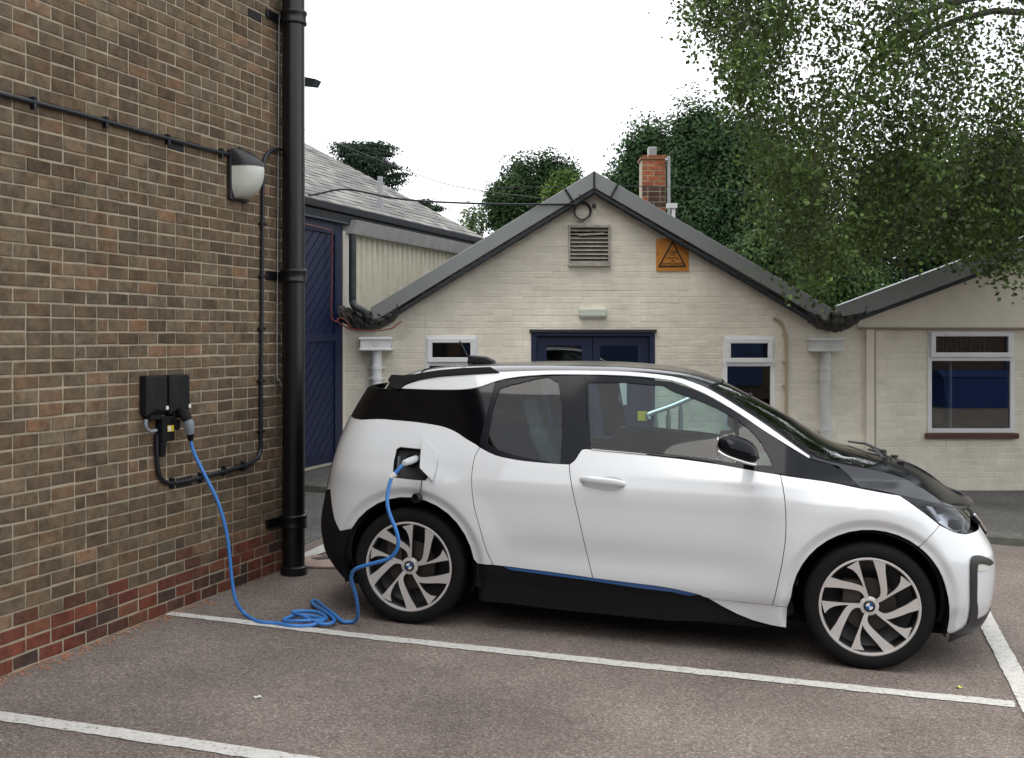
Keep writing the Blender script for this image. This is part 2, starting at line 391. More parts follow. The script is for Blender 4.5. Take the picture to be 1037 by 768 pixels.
# ------------------------------------------------------------------ ground
def grid_sheet(name, x0, x1, y0, y1, nx, ny, zf, mat, kind='structure'):
    vs = []; fs = []
    for i in range(nx+1):
        for j in range(ny+1):
            x = x0+(x1-x0)*i/nx; y = y0+(y1-y0)*j/ny; vs.append((x, y, zf(x, y)))
    for i in range(nx):
        for j in range(ny):
            a = i*(ny+1)+j; fs.append((a, a+ny+1, a+ny+2, a+1))
    me = bpy.data.meshes.new(name); me.from_pydata(vs, [], fs); me.polygons.foreach_set('use_smooth', [True]*len(fs))
    o = link(name, me, mat); o['kind'] = kind; return o
def asphalt(name, base, speck, dark):
    m, nt, b = nm(name); b.inputs['Roughness'].default_value = .93; b.inputs['Specular IOR Level'].default_value = .25
    tc = nt.nodes.new('ShaderNodeTexCoord')
    big = nt.nodes.new('ShaderNodeTexNoise'); big.inputs['Scale'].default_value = 1.1; big.inputs['Detail'].default_value = 7; big.inputs['Roughness'].default_value = .62
    vo = nt.nodes.new('ShaderNodeTexVoronoi'); vo.inputs['Scale'].default_value = 150
    v2 = nt.nodes.new('ShaderNodeTexVoronoi'); v2.inputs['Scale'].default_value = 240
    fi = nt.nodes.new('ShaderNodeTexNoise'); fi.inputs['Scale'].default_value = 60; fi.inputs['Detail'].default_value = 5
    for n in (big, vo, v2, fi): nt.links.new(tc.outputs['Object'], n.inputs['Vector'])
    sep = nt.nodes.new('ShaderNodeSeparateColor'); nt.links.new(vo.outputs['Color'], sep.inputs[0])
    cr = nt.nodes.new('ShaderNodeValToRGB'); e = cr.color_ramp.elements
    e[0].position = 0; e[0].color = (*dark, 1); e[1].position = .45; e[1].color = (*base, 1)
    x = e.new(.86); x.color = (*[c*1.25 for c in base], 1); x = e.new(.97); x.color = (*speck, 1)
    nt.links.new(sep.outputs[0], cr.inputs[0])
    mr = nt.nodes.new('ShaderNodeMapRange'); mr.inputs['From Min'].default_value = .32; mr.inputs['From Max'].default_value = .68; mr.inputs['To Min'].default_value = .74; mr.inputs['To Max'].default_value = 1.22
    nt.links.new(big.outputs['Fac'], mr.inputs['Value'])
    m2 = nt.nodes.new('ShaderNodeMapRange'); m2.inputs['From Min'].default_value = .35; m2.inputs['From Max'].default_value = .65; m2.inputs['To Min'].default_value = .75; m2.inputs['To Max'].default_value = 1.2
    nt.links.new(fi.outputs['Fac'], m2.inputs['Value'])
    mu = nt.nodes.new('ShaderNodeMath'); mu.operation = 'MULTIPLY'; nt.links.new(mr.outputs[0], mu.inputs[0]); nt.links.new(m2.outputs[0], mu.inputs[1])
    vm = nt.nodes.new('ShaderNodeVectorMath'); vm.operation = 'SCALE'; nt.links.new(cr.outputs[0], vm.inputs[0]); nt.links.new(mu.outputs[0], vm.inputs['Scale'])
    nt.links.new(vm.outputs[0], b.inputs['Base Color'])
    bp = nt.nodes.new('ShaderNodeBump'); bp.inputs['Distance'].default_value = .0025; bp.inputs['Strength'].default_value = .8
    ad = nt.nodes.new('ShaderNodeMath'); ad.operation = 'SUBTRACT'; ad.inputs[0].default_value = 1
    nt.links.new(vo.outputs['Distance'], ad.inputs[1]); 
    nt.links.new(ad.outputs[0], bp.inputs['Height']); nt.links.new(bp.outputs[0], b.inputs['Normal'])
    return m
M['tarmac'] = asphalt('tarmac_red', (.180,.150,.132), (.31,.28,.25), (.128,.104,.090))
M['tarmac_grey'] = asphalt('tarmac_grey', (.12,.115,.11), (.30,.30,.28), (.05,.05,.05))
g = grid_sheet('car_park_ground', -14, 22, -12, 12.5, 90, 60, lambda x, y: gz(x, y), M['tarmac'])
grid_sheet('far_ground', -300, 300, -300, 600, 60, 60, lambda x, y: -.75 , P('far_ground', (.10,.12,.07), .95, var=.3, vs=.2))
# kerb line: perpendicular to wall direction
K1 = ground(318, 499); K2 = ground(1000, 551)
kd = (K2-K1); kd.z = 0; kd.normalize(); kn = Vector((-kd.y, kd.x, 0))     # away from the camera
kP = lambda t, o=0, dz=0: (lambda q: Vector((q.x, q.y, gz(q.x, q.y)+dz)))(K1+kd*t+kn*o)
# darker/greyer road strip between yard and kerb (old tarmac)
m = MB()
for i in range(18):
    t0 = -8+i*.5; t1 = t0+.5
    m.poly([kP(t0,-2.5,.004), kP(t1,-2.5,.004), kP(t1,.03,.004), kP(t0,.03,.004)])
o = m.build('grey_road_strip', M['tarmac_grey'], None, smooth=True); o['kind'] = 'structure'
# kerb stones
m = MB(); t = -8.0; kt = []
KH = .085
while t < 16:
    L = .914; a = kP(t+.004); b = kP(t+L-.004)
    pts = [kP(t+.004,0,-.1), kP(t+.004,0,KH-.02), kP(t+.004,.02,KH), kP(t+.004,.125,KH+.003), kP(t+.004,.125,-.1)]
    m.prism(pts, kP(t+L-.004,0,0)-kP(t+.004,0,0)); t += L
o = m.build('kerb', P('kerb_stone', (.115,.115,.10), .9, var=.4, vs=6, bump=.002, bs=60), None); o['kind'] = 'structure'
# ------------------------------------------------------------------ white gabled building, front wall on the plane Y = GY
GY = 13.0
G = lambda u, v, o=0: at(u, v, GY)+Vector((0, -o, 0))
def kdist(X, Y): return (Vector((X, Y, 0))-Vector((K1.x, K1.y, 0))).dot(kn)
def zwall(X): return .18-(.18+.145)*max(0, min(1, (X+2.2)/4.6))
def zpav(X, Y):
    # kerb top at the kerb, settling to the wall foot level at the wall
    kx = kdist(X, Y); q = Vector((X, Y, 0))-kn*kx; zk = gz(q.x, q.y)+KH
    tot = max(.3, kdist(X, GY)); return zk+(zwall(X)-zk)*max(0, min(1, kx/tot))
vs = []; fs = []; nx = 60; ny = 8
for i in range(nx+1):
    t = -9+22*i/nx; a = kP(t, .12)
    for j in range(ny+1):
        X = a.x+(0)*j; Y = a.y+(GY+.3-a.y)*j/ny if a.y < GY else a.y+j*.1
        vs.append((X, Y, zpav(X, Y)+.002))
for i in range(nx):
    for j in range(ny):
        a = i*(ny+1)+j; fs.append((a, a+ny+1, a+ny+2, a+1))
me = bpy.data.meshes.new('pavement'); me.from_pydata(vs, [], fs); me.polygons.foreach_set('use_smooth', [True]*len(fs))
link('pavement', me, M['tarmac_grey'])['kind'] = 'structure'
GO = Vector((G(600, 341).x, GY, -.15))
gb = empty('gabled_building', GO, 'cream painted brick building with grey metal verges and twin gables behind the car', 'building')
mg = lambda: mk(GO)
# wall outline (u, v)
wall_out = [(300,560),(300,338),(392,324),(404,314),(600,190),(815,318),(832,326),(872,323),(884,315),(1270,171),(1656,315),(1656,560)]
holes = {'left_window': (430.5,484,340,436), 'door': (538,663,336.5,520), 'mid_window': (732,784.5,340.5,436), 'big_window': (939,1027,333.5,438.5), 'louvre': (577,616,231,267)}
def w2(u, v): p = G(u, v); return (p.x, p.z)
out2 = [w2(*q) for q in wall_out]
hol2 = [(w2(a, d)[0], w2(b, d)[0], w2(a, d)[1], w2(a, c)[1]) for (a, b, c, d) in holes.values()]   # x0,x1,z0,z1
verts = [Vector(q) for q in out2]; edges = [(i, (i+1) % len(out2)) for i in range(len(out2))]
for (x0, x1, z0, z1) in hol2:
    n = len(verts); verts += [Vector(q) for q in ((x0,z0),(x1,z0),(x1,z1),(x0,z1))]; edges += [(n+i, n+(i+1) % 4) for i in range(4)]
def inpoly(x, y, P_):
    c = False; j = len(P_)-1
    for i in range(len(P_)):
        if (P_[i][1] > y) != (P_[j][1] > y) and x < (P_[j][0]-P_[i][0])*(y-P_[i][1])/(P_[j][1]-P_[i][1])+P_[i][0]: c = not c
        j = i
    return c
r_ = delaunay_2d_cdt(verts, edges, [], 0, 1e-5)
m = mg()
n = m.add([(q[0], GY, q[1]) for q in r_[0]])
for f in r_[2]:
    cx = sum(r_[0][i][0] for i in f)/len(f); cz = sum(r_[0][i][1] for i in f)/len(f)
    if inpoly(cx, cz, out2) and not any(a < cx < b and c < cz < d for a, b, c, d in hol2): m.face([n+i for i in f])
for (x0, x1, z0, z1) in hol2:
    for (a, b) in (((x0,z0),(x1,z0)),((x1,z0),(x1,z1)),((x1,z1),(x0,z1)),((x0,z1),(x0,z0))):
        m.poly([(a[0],GY,a[1]),(b[0],GY,b[1]),(b[0],GY+.22,b[1]),(a[0],GY+.22,a[1])])
m.build('wall', M['cream'], gb)
def keepg(a, b, z1, z2):
    X0 = BX0; x0 = X0+a; x1 = X0+b; cz = (z1+z2)/2+BZ0; cx = (x0+x1)/2
    for (q0, q1, q2, q3) in hol2:
        if q2-.0 < cz < q3+.0:
            if x0 < q1 and x1 > q0:
                if x0 >= q0 and x1 <= q1: return None
                if x0 < q0: x1 = min(x1, q0)
                elif x1 > q1: x0 = max(x0, q1)
    for zz in (z1+BZ0, z2+BZ0):
        for xx in (x0, x1):
            if not inpoly(xx, zz, out2): return None
    return (x0-X0, x1-X0, z1, z2)
BX0 = G(300, 0).x; BZ0 = -.50
WB = G(300, 0); WB.z = 0
def pal_cream(r, s):
    k = random.uniform(.95, 1.04); return tuple(c*k for c in CREAM)
brickwork('painted_brickwork', Vector((BX0-GO.x, 0, BZ0-GO.z)), Vector((1,0,0)), Vector((0,-1,0)), 15.2, 4.6, 0, pal_cream, M['painted_brick'], gb,
          keep=keepg, headers=.10, J=.0055, proud=.0026, jit=.0022, rough_edge=.0035, BL=.225)
# side/back shell
zr = lambda v: EYE+(HV-v)/F*GY
m = mg(); xL = G(300,0).x; xR = G(1656,0).x
m.poly([(xR,GY,-1),(xR,GY+7,-1),(xR,GY+7,zr(318)),(xR,GY,zr(318))])
m.poly([(1,GY+7,-1),(xR,GY+7,-1),(xR,GY+7,zr(318)),(1,GY+7,zr(318))]); m.build('back_wall', M['cream'], gb)
# roof slopes
def slope(mm, p, q, depth=7, sh=(0,0)):
    a = G(*p, .12); b = G(*q, .12); a2 = a+Vector((sh[0], depth, 0)); b2 = b+Vector((sh[1], depth, 0))
    mm.prism([a, b, b2, a2], (0,0,-.05))
M['roof_sheet'] = P('roof_sheet', (.16,.165,.17), .6, var=.2, vs=2)
m = mg(); slope(m, (383,322), (600,180), 7, (2.35,0)); slope(m, (600,180), (832,322), 7); slope(m, (849,318), (1270,161), .35); slope(m, (1270,161), (1690,318), .35)
m.build('roof', M['roof_sheet'], gb)
# verge flashings (wide folded grey strips lying on the gable front)
def verge(pts, name):
    m = mg(); m.prism([G(u, v, .17) for u, v in pts], (0, .17, 0)); o = m.build(name, M['grey_metal'], gb, bevel=.006); return o
v1 = verge([(600.3,175.5),(376.5,312.5),(381,325.5),(404,312),(600.3,192.5)], 'verge_flashing')
v2 = verge([(600.9,175.5),(838.5,313),(832.5,325.5),(813,314.5),(600.9,192.5)], 'verge_flashing')
v3 = verge([(844.6,310),(849,321),(884,314.5),(997,272.5),(1270,171),(1270,152)], 'verge_flashing')
v4 = verge([(1270.5,152),(1270.5,171),(1690,328),(1694,313)], 'verge_flashing')
# black under-edge with cable clips
m = mg()
for (a, b) in (((396,321),(600.3,193.5)), ((600.9,193.5),(820,323.5)), ((852,327),(1270,172.5))):
    p = G(*a, .16); q = G(*b, .16); m.prism([p, q, q+Vector((0,0,-.038)), p+Vector((0,0,-.038))], (0,.12,0))
m.build('verge_soffit', M['gutter'], gb)
m = mg()
for (a, b, k) in (((400,320),(600.3,197.5), 6), ((600.9,197.5),(818,325), 7)):
    p = G(*a, .14); q = G(*b, .14); pts = [p+(q-p)*i/30+Vector((0,0,-.012*abs(math.sin(i*.9)))) for i in range(31)]
    m.tube(pts, .011, 6)
    for i in range(1, k+1): c = p+(q-p)*i/(k+.6); m.box(c+Vector((0,-.02,.02)), (.03,.02,.05), Matrix.Rotation(.5 if a[0] > 500 else -.5, 3, 'Y'))
m.build('verge_cable', M['gutter'], gb)
# apex straps
for (a, b) in (((600.5,176),(600.5,194)), ((571.5,193.5),(578.8,205)), ((624,189),(617,201.5))):
    m = mg(); m.tube([G(*a, .185), G(*b, .185)], .012, 6); m.build('lead_strap', M['gutter'], gb)
# valley leads: crumpled dark trays between the verges
def valley(uc, v0, w, seedn, ul, ur, name='valley_tray'):
    rr = np.random.default_rng(seedn); m = mg(); cols = 26; rows = 8; idx = []
    for i in range(cols+1):
        f = i/cols; u = ul+(ur-ul)*f; dip = math.sin(math.pi*f)**.55
        row = []
        for j in range(rows+1):
            g_ = j/rows; v = v0-4*(1-dip)-(2+6*(1-dip)) + (6+w*dip)*g_
            p = G(u, v+rr.normal()*.5, .06+.09*math.sin(math.pi*g_)**.6+rr.normal()*.012)
            row.append(p)
        idx.append(m.add(row))
    for a, b in zip(idx, idx[1:]):
        for j in range(rows): m.face((a+j, a+j+1, b+j+1, b+j), 0, False)
    o = m.build(name, M['lead'], gb); md = o.modifiers.new('solid', 'SOLIDIFY'); md.thickness = .02; return o
valley(375, 318, 12, 3, 341, 405); valley(836, 318, 13, 4, 811, 874)
m = mg(); m.tube(curve_pts([G(343,325,.2), G(352,331,.2), G(365,334.5,.2), G(385,335,.2), G(398,333,.2), G(404,329,.2), G(407.5,325.5,.1)], 5), .0075, 7); m.build('red_cable', M['red_cable'], gb)
# little clump of weeds in the valley
def hopper(u0, u1, v0, v1, pu0, pu1, pbot, mat, swirl):
    k = GY/F; h = mg(); a = G(u0, v1, .2); b = G(u1, v0, 0)
    h.box2((a.x, GY-.20, a.z), (b.x, GY-.01, b.z)); h.box2((a.x-.015, GY-.215, b.z-.025), (b.x+.015, GY-.005, b.z+.006)); h.box2((a.x-.012, GY-.212, a.z-.006), (b.x+.012, GY-.006, a.z+.02))
    o = h.build('rain_hopper', mat, gb, bevel=.005)
    pm = mg(); r = (pu1-pu0)/2*k; x = G((pu0+pu1)/2, 0).x
    pm.tube([(x, GY-.10, a.z-.003), (x, GY-.10, pbot)], r, 20)
    for zz in (a.z-.20, a.z-.32, a.z-.9):
        pm.lathe([(r*.99,-.022),(r+.008,-.02),(r+.008,.02),(r*.99,.022)], (x, GY-.10, zz), (0,0,1), 20); pm.box((x, GY-.05, zz), (r*2+.07,.04,.02))
    pm.build('rain_pipe', mat, gb)
    sw = mg()
    c = G((u0+u1)/2, (v0+v1)/2, .203)
    if swirl == 'arrow': sw.tube([c+Vector((-.035,0,.02)), c+Vector((0,0,-.03)), c+Vector((.035,0,.02))], .006, 6); sw.tube([c+Vector((-.015,0,.03)), c+Vector((0,0,.012)), c+Vector((.015,0,.03))], .005, 6)
    else: sw.tube(curve_pts([c+Vector((-.022,0,.018)), c+Vector((.0,0,.032)), c+Vector((.02,0,.015)), c+Vector((-.012,0,-.02)), c+Vector((-.002,0,-.03)), c+Vector((.022,0,-.018))], 4), .006, 6)
    sw.build('moulded_motif', mat, o)
hopper(367,397.5,342,354.5,377.5,387.5,-.05,M['white_upvc'],'arrow')
M['grey_upvc'] = P('grey_upvc', (.60,.61,.60), .4, var=.12, vs=4)
hopper(818,849,343,355.5,828.5,838.8,-.15,M['grey_upvc'],'curl')
# pilaster and upper band on the right wing
m = mg()
a = G(876,331.5,0); b = G(884,520,0); m.box2((a.x, GY-.055, -.6), (b.x, GY, a.z))
a = G(868,331.5,0); m.prism([G(868,333,.035), G(868,326,.035), G(884,317,.035), G(1270,173,.035), G(1656,317,.035), G(1656,333,.035)], (0,.032,0))
m.build('pilaster', M['cream'], gb)
m = mg(); m.tube([G(868,333,.05), G(1656,333,.05)], .014, 6); m.tube([G(885.5,333,.02), G(885.5,500,.02)], .009, 6); m.build('shadow_line', P('shadow_cream', (.30,.25,.18), .7), gb)  # shadow line under the band and beside the pilaster, built as dark tubes
# cream pipe/cable beside the middle window
m = mg(); m.tube(curve_pts([G(783,322.5,.02), G(787,324,.03), G(791,328,.03), G(794,336,.03), G(795.3,350,.03), G(795.8,380,.03), G(795.6,440,.03), G(795.6,500,.03)], 5), .016, 8)
for v in (340, 366.5, 390.5): c = G(794.5, v, .03); m.box(c, (.06,.03,.02))
m.build('cable_pipe', P('buff_pipe', (.42,.33,.23), .6), gb)
# windows
def window(key, transom_v, mull=None, label=None, sill=False, both=True):
    u0, u1, v0, v1 = holes[key]; a = G(u0, v1); b = G(u1, v0); k = GY/F
    fr = mg(); y0 = GY-.012; y1 = GY+.055; fw = .05
    tz = G(0, transom_v).z
    fr.box2((a.x, y0, a.z), (b.x, y1, a.z+fw)); fr.box2((a.x, y0, b.z-fw), (b.x, y1, b.z))
    fr.box2((a.x, y0+.001, a.z), (a.x+fw, y1-.001, b.z)); fr.box2((b.x-fw, y0+.001, a.z), (b.x, y1-.001, b.z)); fr.box2((a.x, y0-.002, tz-.03), (b.x, y1-.002, tz+.03))
    o = fr.build('window', M['white_upvc'], gb, bevel=.004)
    # opening sash on top
    sm_ = mg(); sw = .055; s0 = (a.x+.03, tz+.012); s1 = (b.x-.03, b.z-.028); ys = GY-.045
    for (p, q) in (((s0[0], s0[1]), (s1[0], s0[1]+sw)), ((s0[0], s1[1]-sw), (s1[0], s1[1])), ((s0[0], s0[1]+sw), (s0[0]+sw, s1[1]-sw)), ((s1[0]-sw, s0[1]+sw), (s1[0], s1[1]-sw))):
        sm_.box2((p[0], ys, p[1]), (q[0], GY+.02, q[1]))
    s = sm_.build('opening_sash', M['white_upvc'], o, bevel=.006)
    pm = mg(); pm.box2((s0[0]+sw-.005, GY-.02, s0[1]+sw-.005), (s1[0]-sw+.005, GY-.012, s1[1]-sw+.005)); pm.box2((a.x+fw-.004, GY+.015, a.z+fw-.004), (b.x-fw+.004, GY+.023, tz-.025)); pm.build('pane', M['pane'], o)
    if mull:
        mm = mg(); p = G(mull, 0).x; mm.box2((p-.014, GY+.12, a.z+fw), (p+.014, GY+.15, tz-.03)); mm.build('inner_bar', M['white_upvc'], o)
    # dark room behind
    rm = mg(); e = .35
    q = [(a.x-e, a.z-e), (b.x+e, a.z-e), (b.x+e, b.z+e), (a.x-e, b.z+e)]
    for i in range(4):
        j = (i+1) % 4; rm.poly([(q[i][0], GY+.2, q[i][1]), (q[j][0], GY+.2, q[j][1]), (q[j][0], GY+1.4, q[j][1]), (q[i][0], GY+1.4, q[i][1])])
    rm.poly([(x, GY+1.4, z) for x, z in q]); rm.build('room', M['curtain'], gb)
    if sill:
        sl = mg(); sl.box2((a.x-.03, GY-.07, a.z-.06), (b.x+.03, GY+.05, a.z-.003)); sl.build('sill', M['sill_brown'], o, bevel=.006)
    if mull:
        c = mg(); x0 = a.x+.1
        for i in range(14):
            x = x0+i*.055; c.tube([(x, GY+.25, tz+.0), (x+.01, GY+.25, b.z)], .014, 6)
        c.build('blind', P('blind_grey', (.22,.22,.22), .8), o)
    return o
window('left_window', 368); window('mid_window', 368.5, sill=True); window('big_window', 363, mull=967, sill=True)
# blue and green cards imitating reflections in the middle window
m = mg(); m.box2((G(738,0).x, GY+.35, G(0,362).z), (G(753,0).x, GY+.36, G(0,347).z)); m.build('reflection_card', P('reflection_blue', (.03,.05,.12), .6), gb)
m = mg(); m.box2((G(754,0).x, GY+.35, G(0,358).z), (G(776,0).x, GY+.36, G(0,346).z)); m.build('reflection_card', P('reflection_green', (.02,.09,.05), .6), gb)
# box on the sill inside the big window
m = mg(); m.box2((G(944,0).x, GY+.20, G(0,431).z), (G(962,0).x, GY+.34, G(0,416).z)); tag(m.build('cardboard_box', P('card', (.30,.22,.14), .8), None), 'small cardboard box inside the big right hand window, bottom left', 'box'); bpy.data.objects['cardboard_box'].location = GO
# double door
u0, u1, v0, v1 = holes['door']; a = G(u0, v1); b = G(u1, v0)
m = mg(); m.box2((a.x, GY-.02, b.z-.045), (b.x, GY+.12, b.z)); m.box2((a.x, GY-.018, -.5), (a.x+.06, GY+.12, b.z-.045)); m.box2((b.x-.06, GY-.018, -.5), (b.x, GY+.12, b.z-.045))
dr = m.build('double_door', M['navy'], gb, bevel=.003)
m = mg(); m.box2((a.x-.02, GY-.045, b.z-.004), (b.x+.02, GY+.02, b.z+.03)); m.build('drip_strip', M['gutter'], dr, bevel=.003)
xm = G(600.5, 0).x
for (x0, x1, gu0, gu1) in ((a.x+.063, xm-.004, 553.5, 589.5), (xm+.004, b.x-.063, 608, 646.5)):
    m = mg(); gx0 = G(gu0,0).x; gx1 = G(gu1,0).x; gt = G(0,350).z; gb_ = G(0,378).z
    m.box2((x0, GY+.04, gt), (x1, GY+.085, b.z-.048)); m.box2((x0, GY+.04, -.5), (x1, GY+.085, gb_)); m.box2((x0, GY+.041, gb_), (gx0, GY+.084, gt)); m.box2((gx1, GY+.041, gb_), (x1, GY+.084, gt))
    lf = m.build('door_leaf', M['navy'], dr)
    m = mg(); m.box2((gx0, GY+.055, gb_), (gx1, GY+.062, gt)); m.build('pane', M['pane'], lf)
    if x0 > xm-.1:
        m = mg(); c = G(627,398,-.03); m.box2((c.x-.0,GY+.032,c.z-.14),(c.x+.09,GY+.0385,c.z+.14)); m.build('notice', M['paper'], lf)
        m = mg(); c = G(651,422,-.03); m.box2((c.x-.055,GY+.032,c.z-.05),(c.x+.055,GY+.0385,c.z+.06)); m.build('warning_notice', M['yellow'], lf)
m = mg(); m.box2((a.x-.3, GY+.9, -.8), (b.x+.3, GY+.95, b.z+.2)); m.build('room', M['curtain'], gb)
# louvre vent
u0, u1, v0, v1 = holes['louvre']; a = G(u0, v1); b = G(u1, v0)
m = mg(); 
for (p, q) in (((a.x-.02,a.z-.035),(b.x+.02,a.z)), ((a.x-.02,b.z),(b.x+.02,b.z+.03)), ((a.x-.018,a.z),(a.x+.004,b.z)), ((b.x-.004,a.z),(b.x+.018,b.z))): m.box2((p[0], GY-.05, p[1]), (q[0], GY+.04, q[1]))
lv = m.build('louvre_vent', M['louvre'], gb, bevel=.004)
m = mg(); nsl = 9
for i in range(nsl):
    z = a.z+(b.z-a.z)*(i+.5)/nsl
    m.box(((a.x+b.x)/2, GY-.005, z), (b.x-a.x, .055, .007), Matrix.Rotation(R(38 if i != nsl-2 else 20), 3, 'X'))
m.box(((a.x+b.x)/2+.02, GY-.03, b.z-.075), (.30,.02,.02), Matrix.Rotation(R(-3), 3, 'Y'))
m.build('slats', M['louvre'], lv)
m = mg(); m.box2((a.x, GY+.06, a.z), (b.x, GY+.1, b.z)); m.build('dark_duct', M['well'], lv)
# small vent box
m = mg(); c = G(601.5, 209, .02); m.box(c, (.042,.05,.042)); m.build('junction_box', M['satin_black'], gb)
# top level fittings on the gable
def atw(name, fn, mat, label, cat, **kw):
    b = MB(); fn(b); o = b.build(name, mat, None, **kw); return tag(o, label, cat)
def ring(b):
    c = G(589.5, 215, .05)
    for kx in range(3):
        r = .088+.006*kx; b.tube([c+Vector((r*math.cos(t*math.pi/14), -.01*kx, r*math.sin(t*math.pi/14)+.004*kx)) for t in range(29)], .0075, 6, caps=False)
    b.tube(curve_pts([c+Vector((0,0,.09)), c+Vector((-.02,-.02,.13)), G(586,199,.2)], 4), .007, 6)
    b.tube(curve_pts([c+Vector((.04,0,-.085)), c+Vector((.0,0,-.11)), c+Vector((-.05,0,-.10))], 4), .006, 6)
atw('cable_coil', ring, M['conduit'], 'coiled black cable hung at the gable top above the louvre vent', 'cable')
be = empty('bulkhead_light', G(600, 317), 'slim white bulkhead light fixed above the navy double door', 'lamp')
m = mk(G(600,317)); a = G(586,321.5); b = G(614,312); m.box2((a.x, GY-.07, a.z), (b.x, GY-.0, b.z)); m.build('diffuser', P('pale_diffuser', (.62,.66,.56), .4), be, bevel=.02)
m = mk(G(600,317)); m.box2((a.x+.008, GY-.045, a.z-.008), (b.x-.008, GY-.0, a.z+.0)); m.build('base', M['white_upvc'], be)
# orange warning sign
sg = empty('warning_sign', G(680.5, 258), 'orange square sign with black warning triangle under the right verge', 'sign')
mks = lambda: mk(G(680.5, 258))
u0, u1, v0, v1 = 664.3, 697.3, 242.3, 274.7
m = mks(); a = G(u0, v1); b = G(u1, v0); m.box2((a.x, GY-.020, a.z), (b.x, GY-.010, b.z)); m.build('sign_plate', M['orange'], sg, bevel=.002)
m = mks(); T = [G(680.8,244,.026), G(694.8,270.6,.026), G(666,270.8,.026)]
cT = (T[0]+T[1]+T[2])/3; ti = [cT+(p-cT)*.84 for p in T]
for i in range(3):
    j = (i+1) % 3; m.prism([T[i], T[j], ti[j], ti[i]], (0,.005,0))
m.build('triangle', M['ink'], sg)
for c in (G(665.8,257.7,.026), G(695.3,257.7,.026)): m = mks(); m.lathe([(0,0),(.007,0),(.007,.006)], c, (0,1,0), 8); m.build('screw', M['ink'], sg)
def text(s, loc, size, mat, parent, rot=(R(90),0,0)):
    cu = bpy.data.curves.new('lettering', 'FONT'); cu.body = s; cu.size = size; cu.align_x = 'CENTER'; cu.extrude = .001; cu.fill_mode = 'BOTH'
    o = bpy.data.objects.new('lettering', cu); dg = None; col.objects.link(o)
    bpy.context.view_layer.update(); me = bpy.data.meshes.new_from_object(o.evaluated_get(bpy.context.evaluated_depsgraph_get())); col.objects.unlink(o); bpy.data.objects.remove(o)
    me.materials.clear(); me.materials.append(mat)
    q = bpy.data.objects.new('lettering', me); col.objects.link(q); q.parent = parent; q.location = Vector(loc)-parent.location; q.rotation_euler = rot; return q
for (s, v, sz) in (('Fragile', 256.4, .042), ('roof', 259.1, .038), ('covering', 262.3, .040), ('Use', 265.0, .034), ('crawling boards', 268.2, .040)):
    text(s, G(680.7, v, .024), sz, M['ink'], sg)
# chimney
CY = 15.5; c0 = at(662, 200, CY)
m = mk(GO); a = at(650, 0, CY).x; b = at(674, 0, CY).x; zt = at(0, 161.5, CY).z
m.box2((a, CY, 2.1), (b, CY+(b-a), zt)); ch = m.build('chimney', M['mortar'], gb)
def pal_ch(r, s):
    n_ = int((zt-2.1)/.075); 
    t = (r/n_); k = random.uniform(.8,1.2)
    return tuple(c*k for c in ((.09,.055,.045) if .62 < t < .88 and random.random() < .75 else random.choice([(.30,.10,.05),(.26,.085,.045),(.33,.12,.06)])))
brickwork('chimney_brick', Vector((a-GO.x, CY-GO.y, 2.1-GO.z)), Vector((1,0,0)), Vector((0,-1,0)), b-a, zt-2.1, 0, pal_ch, M['brick'], ch, BL=.165, jit=.004)
brickwork('chimney_brick', Vector((b-GO.x, CY-GO.y, 2.1-GO.z)), Vector((0,1,0)), Vector((1,0,0)), b-a, zt-2.1, 0, pal_ch, M['brick'], ch, BL=.165, jit=.004)
m = mk(GO); m.box2((a-.02, CY-.02, zt), (b+.02, CY+.37, zt+.03)); m.build('cap', M['brick'] if False else P('cap_red', (.26,.11,.06), .9, var=.3, vs=20), ch)
m = mk(GO); m.box2((at(657.5,0,CY).x, CY+.1, zt+.03), (at(666,0,CY).x, CY+.22, at(0,147.5,CY).z)); m.build('chimney_pot', M['chimney_pot'], ch, bevel=.01)
m = mk(GO); m.tube(curve_pts([(at(673.5,0,CY).x,CY-.04,zt-.02),(at(676.3,0,CY).x,CY-.04,zt-.02),(at(676.8,0,CY).x,CY-.04,zt-.1),(at(677,0,CY).x,CY-.04,2.4)], 4), .022, 8); m.build('flue_pipe', M['chimney_pot'], ch)
m = mk(GO); x = at(682,0,14.6).x; z1 = at(0,207,14.6).z; m.tube([(x,14.6,2.3),(x,14.6,z1-.06)], .024, 8); m.box((x-.02,14.6,z1-.02), (.13,.08,.06)); m.build('vent_cowl', M['white_upvc'], gb)
# steps handrail by the door
hr = empty('handrail', G(680, 480), 'steel handrail with posts seen through the car windows by the navy door', 'handrail')
mh = lambda: mk(G(680,480)); HY = .55
hp = lambda u, v: at(u, v, GY-HY)
m = mh(); m.tube(curve_pts([hp(657,424.5), hp(656,421), hp(660,418.5), hp(680,411.5), hp(700,403), hp(701,403)], 4), .030, 10); m.tube([hp(700,403), hp(700,403)+Vector((0,HY-.01,0))], .02, 8); m.build('rail', M['steel'], hr)
for u, v in ((664,417),(677,413),(689.5,408)):
    m = mh(); p = hp(u, v); m.tube([p, Vector((p.x, p.y, zwall(p.x)-.05))], .018, 8); m.tube([p+Vector((0,0,-.08)), Vector((p.x, p.y, zwall(p.x)))], .028, 8); m.build('post', P('post_grey', (.25,.27,.27), .4, .6), hr)
